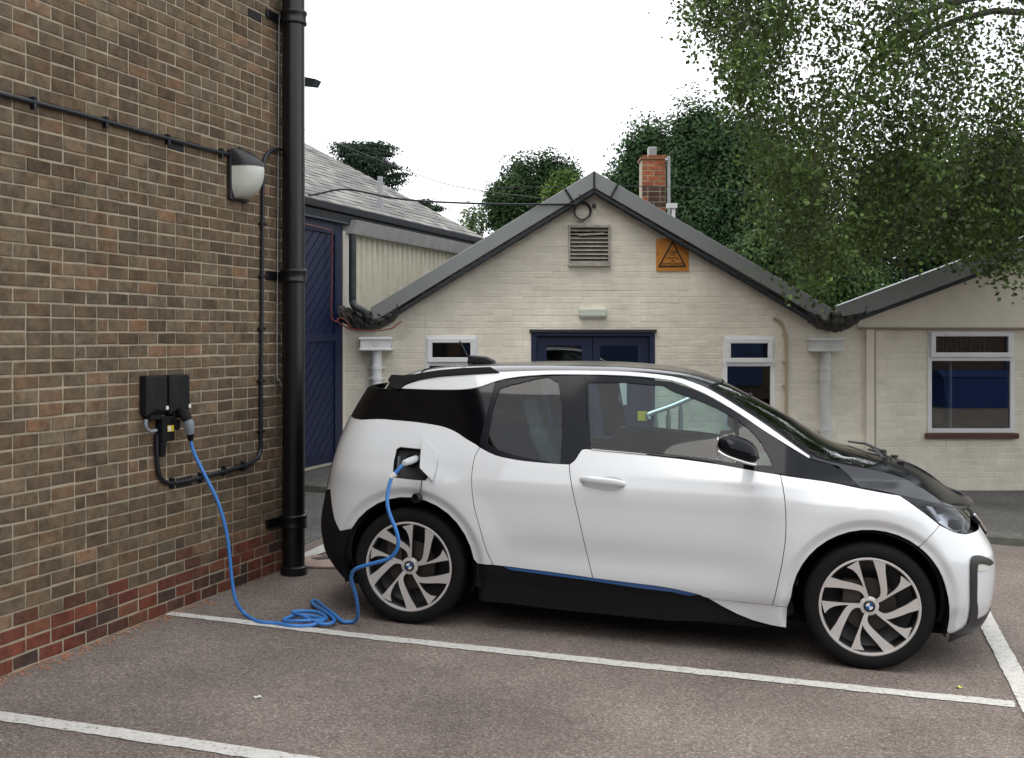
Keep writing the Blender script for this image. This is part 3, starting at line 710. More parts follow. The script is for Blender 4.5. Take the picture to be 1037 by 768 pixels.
# ------------------------------------------------------------------ workshop on the left (parallel with the brick wall)
SC = -6.07
S = lambda u, v, o=0: onplane(u, v, SC, o)
def sl(Y, z, o=0):    # point on that plane at depth Y
    X = (SC+o-WN.y*Y)/WN.x; return Vector((X, Y, z))
SO = sl(13, .1)
sb = empty('workshop_building', SO, 'slate roofed workshop with navy boarded door and cream ribbed side beside the drainpipe', 'building')
ms = lambda: mk(SO)
m = ms(); m.prism([sl(10.2,-.3), sl(18.6,-.3), sl(18.6,-.3)-WN*5, sl(10.2,-.3)-WN*5], (0,0,3.2)); m.build('wall', M['cream'], sb)
# navy door with diagonal boards
Yb = S(342,341).y; Ya = 10.5
ztop = 2.90; zbot = .21
m = ms(); m.prism([sl(Ya,zbot,.02), sl(Yb,zbot,.02), sl(Yb,ztop,.02), sl(Ya,ztop,.02)], WN*.02); dd = m.build('boarded_door', M['navy'], sb)
m = ms()
zl = 1.60
for (z0, z1) in ((zbot+.08, zl-.04), (zl+.06, ztop-.14)):
    y0 = Ya; y1 = Yb-.20; st = .105; t = -3.0
    while t < 3.5:
        # board running up to the right at 45 degrees, clipped to the panel
        pts = []
        poly = [(y0, z0), (y1, z0), (y1, z1), (y0, z1)]
        def clipf(P_, f):
            o_ = []
            for i in range(len(P_)):
                a_, b_ = P_[i], P_[(i+1) % len(P_)]; fa, fb = f(a_), f(b_)
                if fa >= 0: o_.append(a_)
                if fa*fb < 0: s_ = fa/(fa-fb); o_.append((a_[0]+(b_[0]-a_[0])*s_, a_[1]+(b_[1]-a_[1])*s_))
            return o_
        fdir = lambda q: (q[1]-(q[0]-11.5)*.95)*.72
        pp = clipf(poly, lambda q: fdir(q)-(t+.006)); pp = clipf(pp, lambda q: (t+st-.006)-fdir(q)) if pp else pp
        if len(pp) > 2: m.prism([sl(q[0], q[1], .042) for q in pp], WN*.010)
        t += st
m.build('diagonal_boards', M['navy'], dd)
m = ms()
m.prism([sl(Yb-.19,zbot,.041), sl(Yb-.02,zbot,.041), sl(Yb-.02,ztop,.041), sl(Yb-.19,ztop,.041)], WN*.025)
m.prism([sl(Ya,ztop-.13,.0415), sl(Yb-.19,ztop-.13,.0415), sl(Yb-.19,ztop,.0415), sl(Ya,ztop,.0415)], WN*.022)
m.prism([sl(Ya,zl-.035,.0415), sl(Yb-.19,zl-.035,.0415), sl(Yb-.19,zl+.055,.0415), sl(Ya,zl+.055,.0415)], WN*.030)
m.build('door_rail', M['navy'], dd)
m = ms(); m.prism([sl(Ya,ztop+.002,0), sl(Yb+.12,ztop+.002,0), sl(Yb+.12,ztop+.10,0), sl(Ya,ztop+.10,0)], WN*.12); m.build('door_hood', P('slate_trim', (.045,.06,.085), .5, var=.3), sb)
m = ms(); m.tube(curve_pts([S(305,226,.10), S(332,232.5,.10), S(335.5,235,.10), S(336.5,242,.10), S(336.2,270,.10), S(335.5,318,.10), S(337,323.5,.10), S(341,326,.12), G(346,323,.25), G(350,323,.25), G(354,326,.25), G(358,332,.22)], 5), .0075, 6); m.build('red_cable', M['red_cable'], sb)
# ribbed cladding
m = ms(); Y0 = Yb+.16; y = Y0; prof = []
while y < 18.4:
    prof += [(y, .005), (y+.035, .005), (y+.05, .04), (y+.085, .04), (y+.10, .005)]; y += .14
n0 = m.add([sl(a_, 1.2, .02+o_) for a_, o_ in prof]); n1 = m.add([sl(a_, 2.80, .02+o_) for a_, o_ in prof])
for i in range(len(prof)-1): m.face((n0+i, n0+i+1, n1+i+1, n1+i))
m.build('ribbed_cladding', M['cream_yellow'], sb)
m = ms(); m.prism([sl(Yb,.1,.0), sl(Yb+.17,.1,0), sl(Yb+.17,2.83,0), sl(Yb,2.83,0)], WN*.07); m.build('corner_post', M['cream'], sb, bevel=.004)
# concrete trough
m = ms(); m.prism([sl(Yb+.03,2.80,.0), sl(Yb+.03,2.80,.14), sl(Yb+.03,2.955,.20), sl(Yb+.03,2.955,.0)], WD*5.4); m.build('trough_gutter', P('weathered_concrete', (.42,.42,.40), .85, var=.2, vs=4), sb, bevel=.004)
m = ms(); ra = P('dark_rain_pipe', (.045,.05,.055), .5, var=.4)
m.tube(curve_pts([S(357,237,.20), S(357,245,.20), S(357,300,.20), S(357.5,306,.20), G(362,311,.22), G(371,316,.22), G(374,322,.2)], 4), .042, 10); m.build('rain_pipe', ra, sb)
# slate roof: eave along WD, hip at the far end
tanA = math.tan(R(32)); Upv = (-WN*math.cos(R(32))+Vector((0,0,math.sin(R(32))))).normalized(); Nr = (WN*math.sin(R(32))+Vector((0,0,math.cos(R(32))))).normalized()
E1 = sl(17.5, 3.10, .10); E0 = sl(8.0, 3.10, .10); rl = (E1-E0).length; TT = 3.4
m = ms(); H1 = E1-WN*TT-WD*TT+Vector((0,0,TT*tanA)); H0 = E0-WN*TT+Vector((0,0,TT*tanA)); FE = E1-WN*TT*2
m.prism([E0, E1, H1, H0], Nr*-.04); m.prism([E1, FE, H1], (0,0,-.04)); m.prism([E0-WN*TT*2, FE, H1, H0], (0,0,-.04)); m.build('roof', P('slate_base', (.10,.10,.10), .9), sb)
def keeps(a, b, z1, z2):
    lim = a; run = z2*math.cos(R(32))
    if a < run+.02: a = min(run+.02, b)
    return (a, b, z1, z2) if b-a > .03 else None
def pal_slate(r, s):
    k = random.uniform(.75, 1.2); return tuple(c*k for c in random.choice([(.20,.195,.185),(.225,.22,.205),(.175,.172,.168),(.25,.24,.225)]))
M['slate'] = attr_mat('slate', .8, nscale=10, nvar=.25, bump=.002)
brickwork('slates', E1-SO, -WD, Nr, rl, TT/math.cos(R(32)), 0, pal_slate, M['slate'], sb, BL=.26, BH=.125, J=.008, proud=.008, jit=.003, headers=.08, U=Upv, keep=keeps, tilt=.035, rough_edge=.004)
m = ms()
for (dz, o_, h) in ((-.06,.18,.075), (-.15,.12,.08)):
    m.prism([sl(8,3.07+dz,o_-.1), sl(8,3.07+dz,o_), sl(8,3.07+dz+h,o_+.02), sl(8,3.07+dz+h,o_-.1)], WD*(rl+.15))
m.build('gutter', M['gutter'], sb, bevel=.008)
q = at(385, 214, 16.4); zb = q.z
# find roof height under the flue
def roofz(X, Y): c = (Vector((X,Y,0)).dot(WN)-(SC+.10)); return 3.10-c*tanA
fy = min([11+.02*i for i in range(450)], key=lambda y_: abs(roofz((385-CU)/F*y_, y_)-(EYE+(HV-211)/F*y_)))
fX = (385-CU)/F*fy; fz = roofz(fX, fy); kf = fy/F
m = ms(); m.tube([(fX,fy,fz-.1),(fX,fy,fz+8*kf)], 3.4*kf, 14); m.tube([(fX,fy,fz+8*kf),(fX,fy,fz+32*kf)], 2.7*kf, 14); m.build('flue_pipe', P('flue_grey', (.40,.41,.43), .45, .3), sb)
# overhead cables
def wire(pts, r, label, sag=0, mat='conduit'):
    m = MB(); m.tube(curve_pts(pts, 8), r, 6); return tag(m.build('overhead_cable', M[mat], None), label, 'cable')
wire([at(270,196,12), at(312,198,12.2), at(350,192,12.4), at(400,201,12.6), at(450,205,12.8), at(520,207,12.8), at(586,207,12.82)], .011, 'thick black overhead cable strung from the slate roof to the cream gable top')
wire([at(300,128,16), at(420,176,14), at(480,192,13.4), at(578,204,12.86)], .005, 'upper thin cable crossing the sky above the slate roof to the gable')
wire([at(500,190,14), at(700,190,14.5), at(820,205,15), at(1000,213,15)], .005, 'thin horizontal cable passing behind the chimney towards the birch')
CR = [.085,.078,.045,.03,.022,.02,.015,.005,-.01,.0,.0]
BW = [-.10,-.06,0,.02,.08,.14,.18,.17,.14,.12,.08]
# ------------------------------------------------------------------ the car
PSI = R(13.0); WR = .340; HUBY = .835
gn = Vector((.038*WN.x, .038*WN.y, 1)).normalized()
fw = Vector((math.cos(PSI), -math.sin(PSI), 0)); fw = (fw-gn*fw.dot(gn)).normalized(); lf_ = gn.cross(fw)
hubR = Vector((-.602, 6.613, 0)); hubR.z = gz(hubR.x, hubR.y)+WR-.002
CO = hubR-gn*WR+lf_*HUBY
CM = Matrix((fw, lf_, gn)).transposed().to_4x4(); CM.translation = CO
car = empty('parked_car', mat=CM, label='white and black electric hatchback plugged in by a blue cable', cat='car')
def cw(p): return CM @ Vector(p)
def pchip(xs, ys):
    xs = list(xs); ys = list(ys); n = len(xs); h = [xs[i+1]-xs[i] for i in range(n-1)]; d = [(ys[i+1]-ys[i])/h[i] for i in range(n-1)]
    s = [d[0]]+[0 if d[i-1]*d[i] <= 0 else 3*(h[i-1]+h[i])/((2*h[i]+h[i-1])/d[i-1]+(h[i]+2*h[i-1])/d[i]) for i in range(1, n-1)]+[d[-1]]
    def f(x):
        x = min(max(x, xs[0]), xs[-1]); i = 0
        while i < n-2 and x > xs[i+1]: i += 1
        t = (x-xs[i])/h[i]
        return ys[i]*(1+2*t)*(1-t)**2+s[i]*h[i]*t*(1-t)**2+ys[i+1]*t*t*(3-2*t)+s[i+1]*h[i]*t*t*(t-1)
    return f
Wz = pchip([.05,.16,.28,.36,.44,.60,.76,.86,.95,1.02,1.2,1.4,1.5,1.58], [.80,.815,.838,.866,.876,.8875,.886,.880,.862,.838,.760,.665,.612,.56])
Nf = pchip([.10,.2,.28,.36,.45,.58,.68,.76,.84,.92,1.1], [3.15,3.24,3.275,3.29,3.295,3.285,3.235,3.18,3.11,3.03,2.92])
Nb = pchip([.10,.2,.26,.35,.5,.66,.76,.88,1.0,1.1,1.25,1.4,1.5,1.6], [-.44,-.54,-.62,-.69,-.72,-.70,-.68,-.655,-.625,-.59,-.52,-.43,-.38,-.34])
XF = 2.30; XB = -.22; WBASE = 2.57
def sst(a, b, x): t = min(1, max(0, (x-a)/(b-a))); return t*t*(3-2*t)
def Mp(p, z, off=0.0, raw=False):
    def base(p, z):
        if p > XF:
            c = Nf(z)-XF; ph = min(max((p-XF)/c, 0), math.pi/2); n = 3.3
            r = (abs(math.cos(ph))**n+abs(math.sin(ph))**n)**(-1/n); x = XF+c*r*math.sin(ph); k = r*math.cos(ph)
        elif p < XB:
            c = XB-Nb(z); ph = min(max((XB-p)/c, 0), math.pi/2); n = 2.9
            r = (abs(math.cos(ph))**n+abs(math.sin(ph))**n)**(-1/n); x = XB-c*r*math.sin(ph); k = r*math.cos(ph)
        else: x = p; k = 1
        w = Wz(z)*(1-.030*((x-1.1)/1.5)**2)
        for hx in (0, WBASE):
            rr = math.hypot(x-hx, z-WR)
            w += .014*sst(.64, .475, rr)-.020*sst(.474, .420, rr)
        w -= 1.35*max(0, z-.88)*sst(2.1,2.6,x)*(1 if z < 1.0 else math.exp(-(z-1.0)*6))+.40*max(0, z-.95)*sst(.9,2.0,x)
        # soft shoulder line
        w += .004*sst(.76,.84,z)*sst(.95,.86,z)
        # shallow hollow in the doors above the sill
        w -= .012*math.exp(-((z-.50)/.10)**2)*sst(.45,.8,x)*sst(2.1,1.75,x)
        return Vector((x, -w*k, z))
    b = base(p, z)
    if off == 0 and not raw: return b
    e = .004
    du = base(p+e, z)-base(p-e, z); dv = base(p, z+e)-base(p, z-e)
    n = du.cross(dv)
    if n.length < 1e-9: n = Vector((1 if p > 1 else -1, 0, 0))
    n.normalize()
    ref = Vector((.6 if p > XF+.5 else (-.6 if p < XB-.3 else 0), -1 if abs(b.y) > .02 else 0, 0))
    if n.dot(ref) < 0: n = -n
    if off: b = b+n*off
    return (b, n) if raw else b
PMAX = XF+.85*math.pi/2; PMIN = XB-.55*math.pi/2
def pe(z): return XF+(Nf(z)-XF)*math.pi/2
def pb(z): return XB-(XB-Nb(z))*math.pi/2
def invp(u, v):
    """pixel of the photograph -> (p, z) on the near side of the body"""
    p, z = None, None
    # start: plane y=-.86
    Y = 6.5; P0 = at(u, v, Y); o = CM.inverted() @ Vector((0,0,EYE)); q = CM.inverted() @ P0; d = q-o; t = (-.86-o.y)/d.y; s = o+d*t
    p = min(max(s.x, PMIN+.1), PMAX-.1); z = min(max(s.z, .08), 1.56)
    def f(p, z): a = proj(cw(Mp(p, z))); return a[0]-u, a[1]-v
    best = (1e9, p, z)
    for it in range(40):
        a = f(p, z); er = math.hypot(*a)
        if er < best[0]: best = (er, p, z)
        if er < .05: break
        e = .003; b = f(p+e, z); c = f(p, z+e)
        J = [[(b[0]-a[0])/e, (c[0]-a[0])/e], [(b[1]-a[1])/e, (c[1]-a[1])/e]]
        D = J[0][0]*J[1][1]-J[0][1]*J[1][0]
        if abs(D) < 50: D = 50 if D >= 0 else -50
        dp = (-a[0]*J[1][1]+a[1]*J[0][1])/D; dz = (-a[1]*J[0][0]+a[0]*J[1][0])/D
        st = max(abs(dp), abs(dz)); k = min(1, .12/st if st > 0 else 1)
        p += dp*k; z += dz*k
        p = min(max(p, pb(z)+.01), pe(z)-.01); z = min(max(z, .06), 1.57)
    if best[0] > 1.5: print('INV', u, v, 'err %.1f' % best[0], 'p %.3f z %.3f' % best[1:])
    return best[1], best[2]
A = lambda x, y: invp(320+x/2.561, 350+y/2.561)
B = lambda x, y: invp(660+x/2.194, 350+y/2.194)
Cc = lambda x, y: invp(840+x/6.4, 440+y/6.4)
D_ = lambda x, y: invp(900+x/4.042, 480+y/4.042)
def arc(hx, r, a0, a1, n=14):
    out = []
    for i in range(n+1):
        a = R(a0+(a1-a0)*i/n); x = hx+r*math.cos(a); z = WR+.005+r*math.sin(a); p = x
        if x > XF or x < XB:      # invert x -> p
            lo, hi = (XF, XF+.8) if x > XF else (XB-.8, XB)
            for _ in range(40):
                mid = (lo+hi)/2
                if Mp(mid, z).x < x: lo = mid
                else: hi = mid
            p = (lo+hi)/2
        out.append((p, z))
    return out
def resample(P_, step=.022, closed=True):
    out = []
    n = len(P_)
    for i in range(n if closed else n-1):
        a = P_[i]; b = P_[(i+1) % n]; L = math.hypot(b[0]-a[0], b[1]-a[1]); k = max(1, int(L/step))
        for j in range(k): out.append((a[0]+(b[0]-a[0])*j/k, a[1]+(b[1]-a[1])*j/k))
    return out
def smooth2(pts, n=5):
    return [(v.x, v.y) for v in curve_pts([Vector((a, b, 0)) for a, b in pts], n)]
def inset(P_, d):
    ar = sum(P_[i][0]*P_[(i+1) % len(P_)][1]-P_[(i+1) % len(P_)][0]*P_[i][1] for i in range(len(P_)))
    s = 1 if ar > 0 else -1; out = []; n = len(P_)
    for i in range(n):
        a = Vector(P_[i-1]); b = Vector(P_[i]); c = Vector(P_[(i+1) % n])
        e1 = (b-a); e2 = (c-b)
        if e1.length < 1e-6 or e2.length < 1e-6: out.append(P_[i]); continue
        e1.normalize(); e2.normalize(); n1 = Vector((-e1.y, e1.x))*s; n2 = Vector((-e2.y, e2.x))*s
        m_ = n1+n2
        m_ = m_.normalized() if m_.length > .2 else n1
        k = 1/max(.5, m_.dot(n1)); out.append((b.x+m_.x*d*k, b.y+m_.y*d*k))
    return out
def panel(name, poly, mat, parent=car, off=0.0, thick=.005, gap=.0035, side='both', step=.022, holes_=(), round_=.006):
    """poly in (p, z); side near / far / both"""
    P_ = resample(inset(poly, gap), step)
    H_ = [resample(inset(h, -gap), step) for h in holes_]
    verts = [Vector(q) for q in P_]; edges = [(i, (i+1) % len(P_)) for i in range(len(P_))]
    for h in H_:
        n = len(verts); verts += [Vector(q) for q in h]; edges += [(n+i, n+(i+1) % len(h)) for i in range(len(h))]
    nb = len(verts)
    x0 = min(q[0] for q in P_); x1 = max(q[0] for q in P_); z0 = min(q[1] for q in P_); z1 = max(q[1] for q in P_)
    g = step*1.25; bx = [(q[0], q[1]) for q in P_]+[q for h in H_ for q in h]; bx = np.array(bx)
    rings_ = []
    if not any(k in name for k in ('lip','trim','glass','strip','fog','head','refl')):
        for hx in (0, WBASE):
            for rr in (.414,.424,.434,.444,.454,.464,.474,.484,.50,.52):
                for k_ in range(150):
                    a_ = 2*math.pi*k_/150; xx = hx+rr*math.cos(a_); zz = WR+rr*math.sin(a_)
                    if XB < xx < XF and z0 < zz < z1: rings_.append((xx, zz))
                    elif z0 < zz < z1 and (x0 < XB or x1 > XF):
                        lo, hi = (XF, pe(zz)-.05) if xx >= XF else (pb(zz)+.05, XB)
                        for _ in range(18):
                            mid = (lo+hi)/2
                            if Mp(mid, zz).x < xx: lo = mid
                            else: hi = mid
                        rings_.append((lo, zz))
        for (x, y) in rings_:
            if x0 < x < x1 and inpoly(x, y, P_) and not any(inpoly(x, y, h) for h in H_) and np.min((bx[:,0]-x)**2+(bx[:,1]-y)**2) > .006**2: verts.append(Vector((x, y)))
    y = z0+g/2; row = 0
    while y < z1:
        x = x0+(g/2 if row % 2 else 0)
        while x < x1:
            if inpoly(x, y, P_) and not any(inpoly(x, y, h) for h in H_):
                rr_ = min(math.hypot(x-hx_, y-WR) for hx_ in (0, WBASE))
                if rings_ and rr_ < .60:
                    xx_ = Mp(x, y).x; rr_ = min(math.hypot(xx_-hx_, y-WR) for hx_ in (0, WBASE))
                    if .405 < rr_ < .53: x += g; continue
                if np.min((bx[:,0]-x)**2+(bx[:,1]-y)**2) > (g*.45)**2: verts.append(Vector((x, y)))
            x += g
        y += g*.87; row += 1
    rv, re, rf, ov, oe, of = delaunay_2d_cdt(verts, edges, [], 0, 1e-6)
    V = []; N = []; Fc = []
    for q in rv:
        b, n = Mp(q[0], q[1], off, True); V.append(b); N.append(n)
    for f in rf:
        cx = sum(rv[i][0] for i in f)/3; cz = sum(rv[i][1] for i in f)/3
        if inpoly(cx, cz, P_) and not any(inpoly(cx, cz, h) for h in H_):
            f = tuple(f); fn = (V[f[1]]-V[f[0]]).cross(V[f[2]]-V[f[0]])
            if fn.dot(N[f[0]]) < 0: f = f[::-1]
            Fc.append(f)
    # rolled edge: short chamfer then inward wall
    loops = [P_]+H_
    for li, L in enumerate(loops):
        n = len(V); k = len(L); Ln = []
        for q in L:
            b, nn_ = Mp(q[0], q[1], off, True); Ln.append(nn_); V.append(b); N.append(nn_)
        ctr = inset(L, .0016 if li else -.0016)
        n2 = len(V)
        for q, nn_, q0 in zip(ctr, Ln, L):
            b, _ = Mp(q[0], q[1], off-.0022, True); V.append(b); N.append((nn_+(b-Mp(q0[0], q0[1], off)).normalized()*.9).normalized())
        n3 = len(V)
        for q, nn_, q0 in zip(ctr, Ln, L):
            b, _ = Mp(q[0], q[1], off-thick, True); V.append(b); dd_ = (Mp(q[0], q[1])-Mp(q0[0], q0[1])); N.append(dd_.normalized() if dd_.length > 1e-7 else nn_)
        for i in range(k):
            j = (i+1) % k
            for (a, b) in ((n, n2), (n2, n3)): Fc.append((a+i, a+j, b+j, b+i))
    res = []
    def mkmesh(sides):
        v2 = []; n2 = []; f2 = []
        for s in sides:
            o = len(v2)
            v2 += [(q.x, q.y*s, q.z) for q in V]; n2 += [Vector((q.x, q.y*s, q.z)) for q in N]
            f2 += [tuple(o+i for i in (f if s > 0 else f[::-1])) for f in Fc]
        me = bpy.data.meshes.new(name); me.from_pydata(v2, [], f2)
        # fix winding of the edge strips by the normals
        bm = bmesh.new(); bm.from_mesh(me); bm.faces.ensure_lookup_table()
        for f in bm.faces:
            av = Vector((0,0,0))
            for vv in f.verts: av += n2[vv.index]
            if f.normal.dot(av) < 0: f.normal_flip()
        bm.to_mesh(me); bm.free()
        me.polygons.foreach_set('use_smooth', [True]*len(me.polygons))
        me.normals_split_custom_set_from_vertices([tuple(q) for q in n2])
        return link(name, me, mat, parent)
    if side == 'both': side = 'pair'
    if side == 'near': return mkmesh((1,))
    if side == 'far': return mkmesh((-1,))
    if side == 'pair': return mkmesh((1,)), mkmesh((-1,))
# ---- traced outlines --------------------------------------------------------
belt_r = [A(105,192),A(160,190),A(205,193),A(260,198),A(322,208),A(360,222),A(392,243),A(425,262)]       # lower edge of rear quarter glass
gapR = [A(425,264),A(411,290),A(404,330),A(404,370),A(410,420),A(425,475),A(441,530),A(459,570)]           # quarter / rear door
rdoor_top = [A(425,264),A(465,284),A(520,296),A(570,302),A(620,306),A(657,308)]
gapM = [A(657,308),A(658,330),A(668,390),A(683,455),A(701,535),A(718,604)]
fdoor_top = [A(657,308),A(672,296),A(684,277),A(699,268),A(760,274),A(840,282),A(922,291),B(60,251),B(140,262),B(220,276),B(286,287)]
gapF = [B(286,287),B(294,330),B(298,380),B(297,430),B(290,480),B(279,535),B(268,578)]
sill_top = [A(459,570),A(540,580),A(620,590),A(718,604),A(820,617),A(905,628),B(100,553),B(125,562),B(200,571),B(268,578)]
rear_arc = arc(0, .402, 0, 152)          # anticlockwise from the front of the wheel over to the back
front_arc = arc(WBASE, .405, 180, -12, 20)
qlow = A(418,566)
tail_low = [(rear_arc[-1][0], rear_arc[-1][1])]
bump_edge = [A(82,505),A(62,482),A(47,450),A(40,410),A(37,372)]
zt = [q[1] for q in bump_edge]; print('bumper edge', bump_edge)
# quarter panel wraps to the hatch on the back
q = belt_r[::1]
qback = [(pb(.62)+.34, .60), (pb(.75)+.34, .75), (pb(.9)+.33, .92), (pb(.98)+.33, belt_r[0][1]+.01)]
quarter = smooth2(q, 3)[:-1]+smooth2(gapR, 3)+[qlow]+rear_arc[1:]+bump_edge[1:]+qback
E_ = lambda x, y: invp(380+x/8.53, 440+y/8.53)
port = smooth2([E_(215,112),E_(395,130),E_(398,290),E_(452,368),E_(432,398),E_(300,388),E_(150,370),E_(162,230),E_(185,130)], 1)
_q = quarter
def qp(side_, hh): return panel('rear_quarter_panel', _q, M['white_paint'], holes_=hh, side=side_)
qn = qp('near', [port]); qf = qp('far', [])
# doors
sR = sill_top[:4]; sF = sill_top[3:]
rd = smooth2(rdoor_top, 3)[:-1]+smooth2(gapM, 3)+smooth2(sR, 3)[::-1][1:]+smooth2(gapR, 3)[::-1][1:-1]
fd = smooth2(fdoor_top, 3)[:-1]+smooth2(gapF, 3)+smooth2(sF, 3)[::-1][1:]+smooth2(gapM, 3)[::-1][1:-1]
rdn, rdf = panel('rear_door', rd, M['white_paint'], side='pair')
fdn, fdf = panel('front_door', fd, M['white_paint'], side='pair')
# front wing
wing_top = [B(286,287),B(385,301),B(470,318),Cc(455,394)]
hl_low = [Cc(455,394),Cc(540,452),Cc(640,526),Cc(718,588)]
gapB = [Cc(718,590),Cc(660,655),Cc(585,733)]
def ang(q, hx): return math.degrees(math.atan2(q[1]-WR, Mp(q[0], q[1]).x-hx))
aB = ang(gapB[-1], WBASE); print('bumper gap angle', aB)
wlow = B(302,582)
wing = smooth2(wing_top, 3)[:-1]+smooth2(hl_low, 3)[:-1]+gapB[:-1]+arc(WBASE, .405, aB, 178, 14)+[wlow, sill_top[-1]]+smooth2(gapF, 3)[::-1][1:-1]
panel('front_wing', wing, M['white_paint'], side='pair')
# front sill piece (white) and black sill with blue strip
sill_w = [B(125,562),B(200,571),B(268,578),B(302,582),B(300,628),B(262,622),B(225,612),B(190,598),B(155,580)]
panel('sill_panel', sill_w, M['white_paint'], side='both', off=-.002)
sill_low = [B(302,632),B(225,616),B(100,606),A(922,722),A(640,690),A(424,665)]
sill_b = smooth2(sill_top[:-2], 3)+[B(160,585),B(195,603),B(230,616)]+[A(922,718),A(640,690),A(424,665),qlow]
panel('black_sill', sill_b, M['matt_black'], off=-.012, side='both')
blue = [A(486,575),A(600,588),A(720,604),A(850,621),B(80,548),B(104,555),B(80,557),A(925,641),A(850,632),A(700,609),A(560,590),A(505,583)]
panel('blue_sill_strip', blue, M['blue_trim'], off=-.004, side='both', gap=0.0, step=.012)
# rear bumper (black)
rb = [(rear_arc[-1][0]+.005, rear_arc[-1][1])]+bump_edge[1:]+[(pb(.60)+.0, .62), (pb(.45), .45), (pb(.25), .26), (pb(.2)+.20,.19), (pb(.2)+.45,.20)]+[A(85,580),arc(0,.402,165,165,0)[0] if False else A(92,540)]
panel('rear_bumper', rb, M['matt_black'], off=.002, side='both')
hatch = [(pb(.62), .62),(pb(.62)+.33, .605),(pb(.75)+.33, .75),(pb(.9)+.32, .92),(pb(.98)+.32, belt_r[0][1]+.01),(pb(1.0)+.22,1.02),(pb(1.0),1.02)]
ht = panel('tailgate', hatch, M['gloss_black'], side='both')
# front bumper
hl_bot = [Cc(718,588),Cc(810,632),Cc(880,646),Cc(905,622)]
zk = Cc(880,646)[1]
fb = smooth2(hl_bot[:3], 3)+[(pe(.66)-.30, zk+.005), (pe(.66), zk+.005), (pe(.45), .45), (pe(.26), .27), (pe(.24)-.35, .26)]+[D_(245,655)]
a1 = ang(D_(240,655), WBASE); fb += arc(WBASE, .405, max(a1, -14), aB, 12)+gapB[::-1][1:-1]
panel('front_bumper', fb, M['white_paint'], side='both')
lip = [D_(250,652),D_(300,630),D_(335,600),D_(365,590),(pe(.28)-.30,.285),(pe(.28),.285),(pe(.16),.16),(pe(.16)-.4,.165),D_(300,664),D_(240,690)]
panel('front_lip', lip, M['satin_black'], off=.006, side='both')
# C shaped trim at the bumper corner
ct = smooth2([D_(245,653),D_(290,636),D_(318,612),D_(330,560),D_(331,480),D_(331,400),D_(333,352),D_(348,336),D_(380,338),D_(415,354),D_(424,366)], 2)
ct += smooth2([D_(410,374),D_(385,367),D_(366,368),D_(358,384),D_(357,450),D_(356,520),D_(360,566),D_(352,600),D_(325,632),D_(285,652)], 2)
panel('bumper_trim', ct, M['satin_black'], off=.010, side='both', gap=0, step=.012)
fog = [D_(364,372),D_(386,371),D_(410,378),D_(402,392),D_(380,397),D_(362,396)]
panel('fog_lamp', fog, M['lamp_diffuser'], off=.006, side='pair', gap=0, step=.01)
# glazing on the side
dl = []
# rear quarter glass
cpan_low = [A(215,114),A(300,115),A(372,115),A(420,109),A(465,94)]
rq = [A(105,189),A(160,150),A(208,113)]+cpan_low[1:]+[A(455,130),A(442,180),A(431,225),A(424,258)]+smooth2(belt_r, 3)[::-1][1:-1]
panel('quarter_window', rq, M['privacy'], off=-.004, side='both', gap=.001)
# white C pillar blade running forward as the cant rail strip
strip_top = [A(215,111),A(270,91),A(340,79),A(470,70),A(640,66),A(800,69),A(922,81),B(100,86),B(140,105),B(200,142),B(260,182),B(350,246)]
strip_low = [B(350,250),B(255,192),B(196,152),B(136,116),B(96,97),A(922,90.5),A(800,77.5),A(640,74.5),A(560,77.5),A(500,84.5),A(465,93),A(420,108),A(372,114),A(300,114)]
panel('roof_rail_blade', smooth2(strip_top, 3)+smooth2(strip_low, 3), M['white_paint'], off=.003, side='both', gap=0, step=.012)
# black frame band under the strip, round the door glass
fr_in_r = [A(478,112),A(530,97),A(628,96),A(634,300),A(600,300),A(540,290),A(490,276),A(446,255),A(452,210),A(463,150)]
out_r = [A(465,96),A(500,88),A(560,81),A(640,78),A(697,77),A(700,90),A(700,180),A(706,262),A(684,275),A(672,294),A(657,306)]+smooth2(rdoor_top, 3)[::-1][1:-1]+[A(425,258),A(432,225),A(443,180),A(455,130)]
panel('rear_door_frame', out_r, M['gloss_black'], off=-.001, side='both', gap=.001, holes_=[smooth2(fr_in_r+[fr_in_r[0]], 3)[:-1]], parent=car)
gl = panel('rear_door_glass', inset(smooth2(fr_in_r+[fr_in_r[0]], 3)[:-1], -.006), M['glass'], off=-.007, side='pair', gap=0, thick=.004)
fr_in_f = [A(706,96),A(800,96),A(900,104),B(50,103),B(100,120),B(145,139),B(182,160),B(187,200),B(188,262),B(140,254),B(60,243),A(900,281),A(820,273),A(712,263),A(708,180)]
quar = [B(192,166),B(220,188),B(243,215),B(262,250),B(268,266),B(230,266),B(196,262)]
out_f = [A(697,77),A(800,81),A(922,94),B(96,98),B(136,117),B(196,153),B(255,193),B(300,223),B(355,254),B(400,265),B(440,290),B(462,313),B(380,300),B(286,285)]+smooth2(fdoor_top[3:], 3)[::-1][1:-1]+[A(699,266),A(702,180),A(700,90)]
panel('front_door_frame', out_f, M['gloss_black'], off=-.001, side='both', gap=.001, holes_=[fr_in_f, quar], parent=car)
panel('front_door_glass', inset(fr_in_f, -.006), M['glass'], off=-.007, side='pair', gap=0, thick=.004)
panel('quarter_light', inset(quar, -.006), M['glass'], off=-.007, side='pair', gap=0, thick=.004)
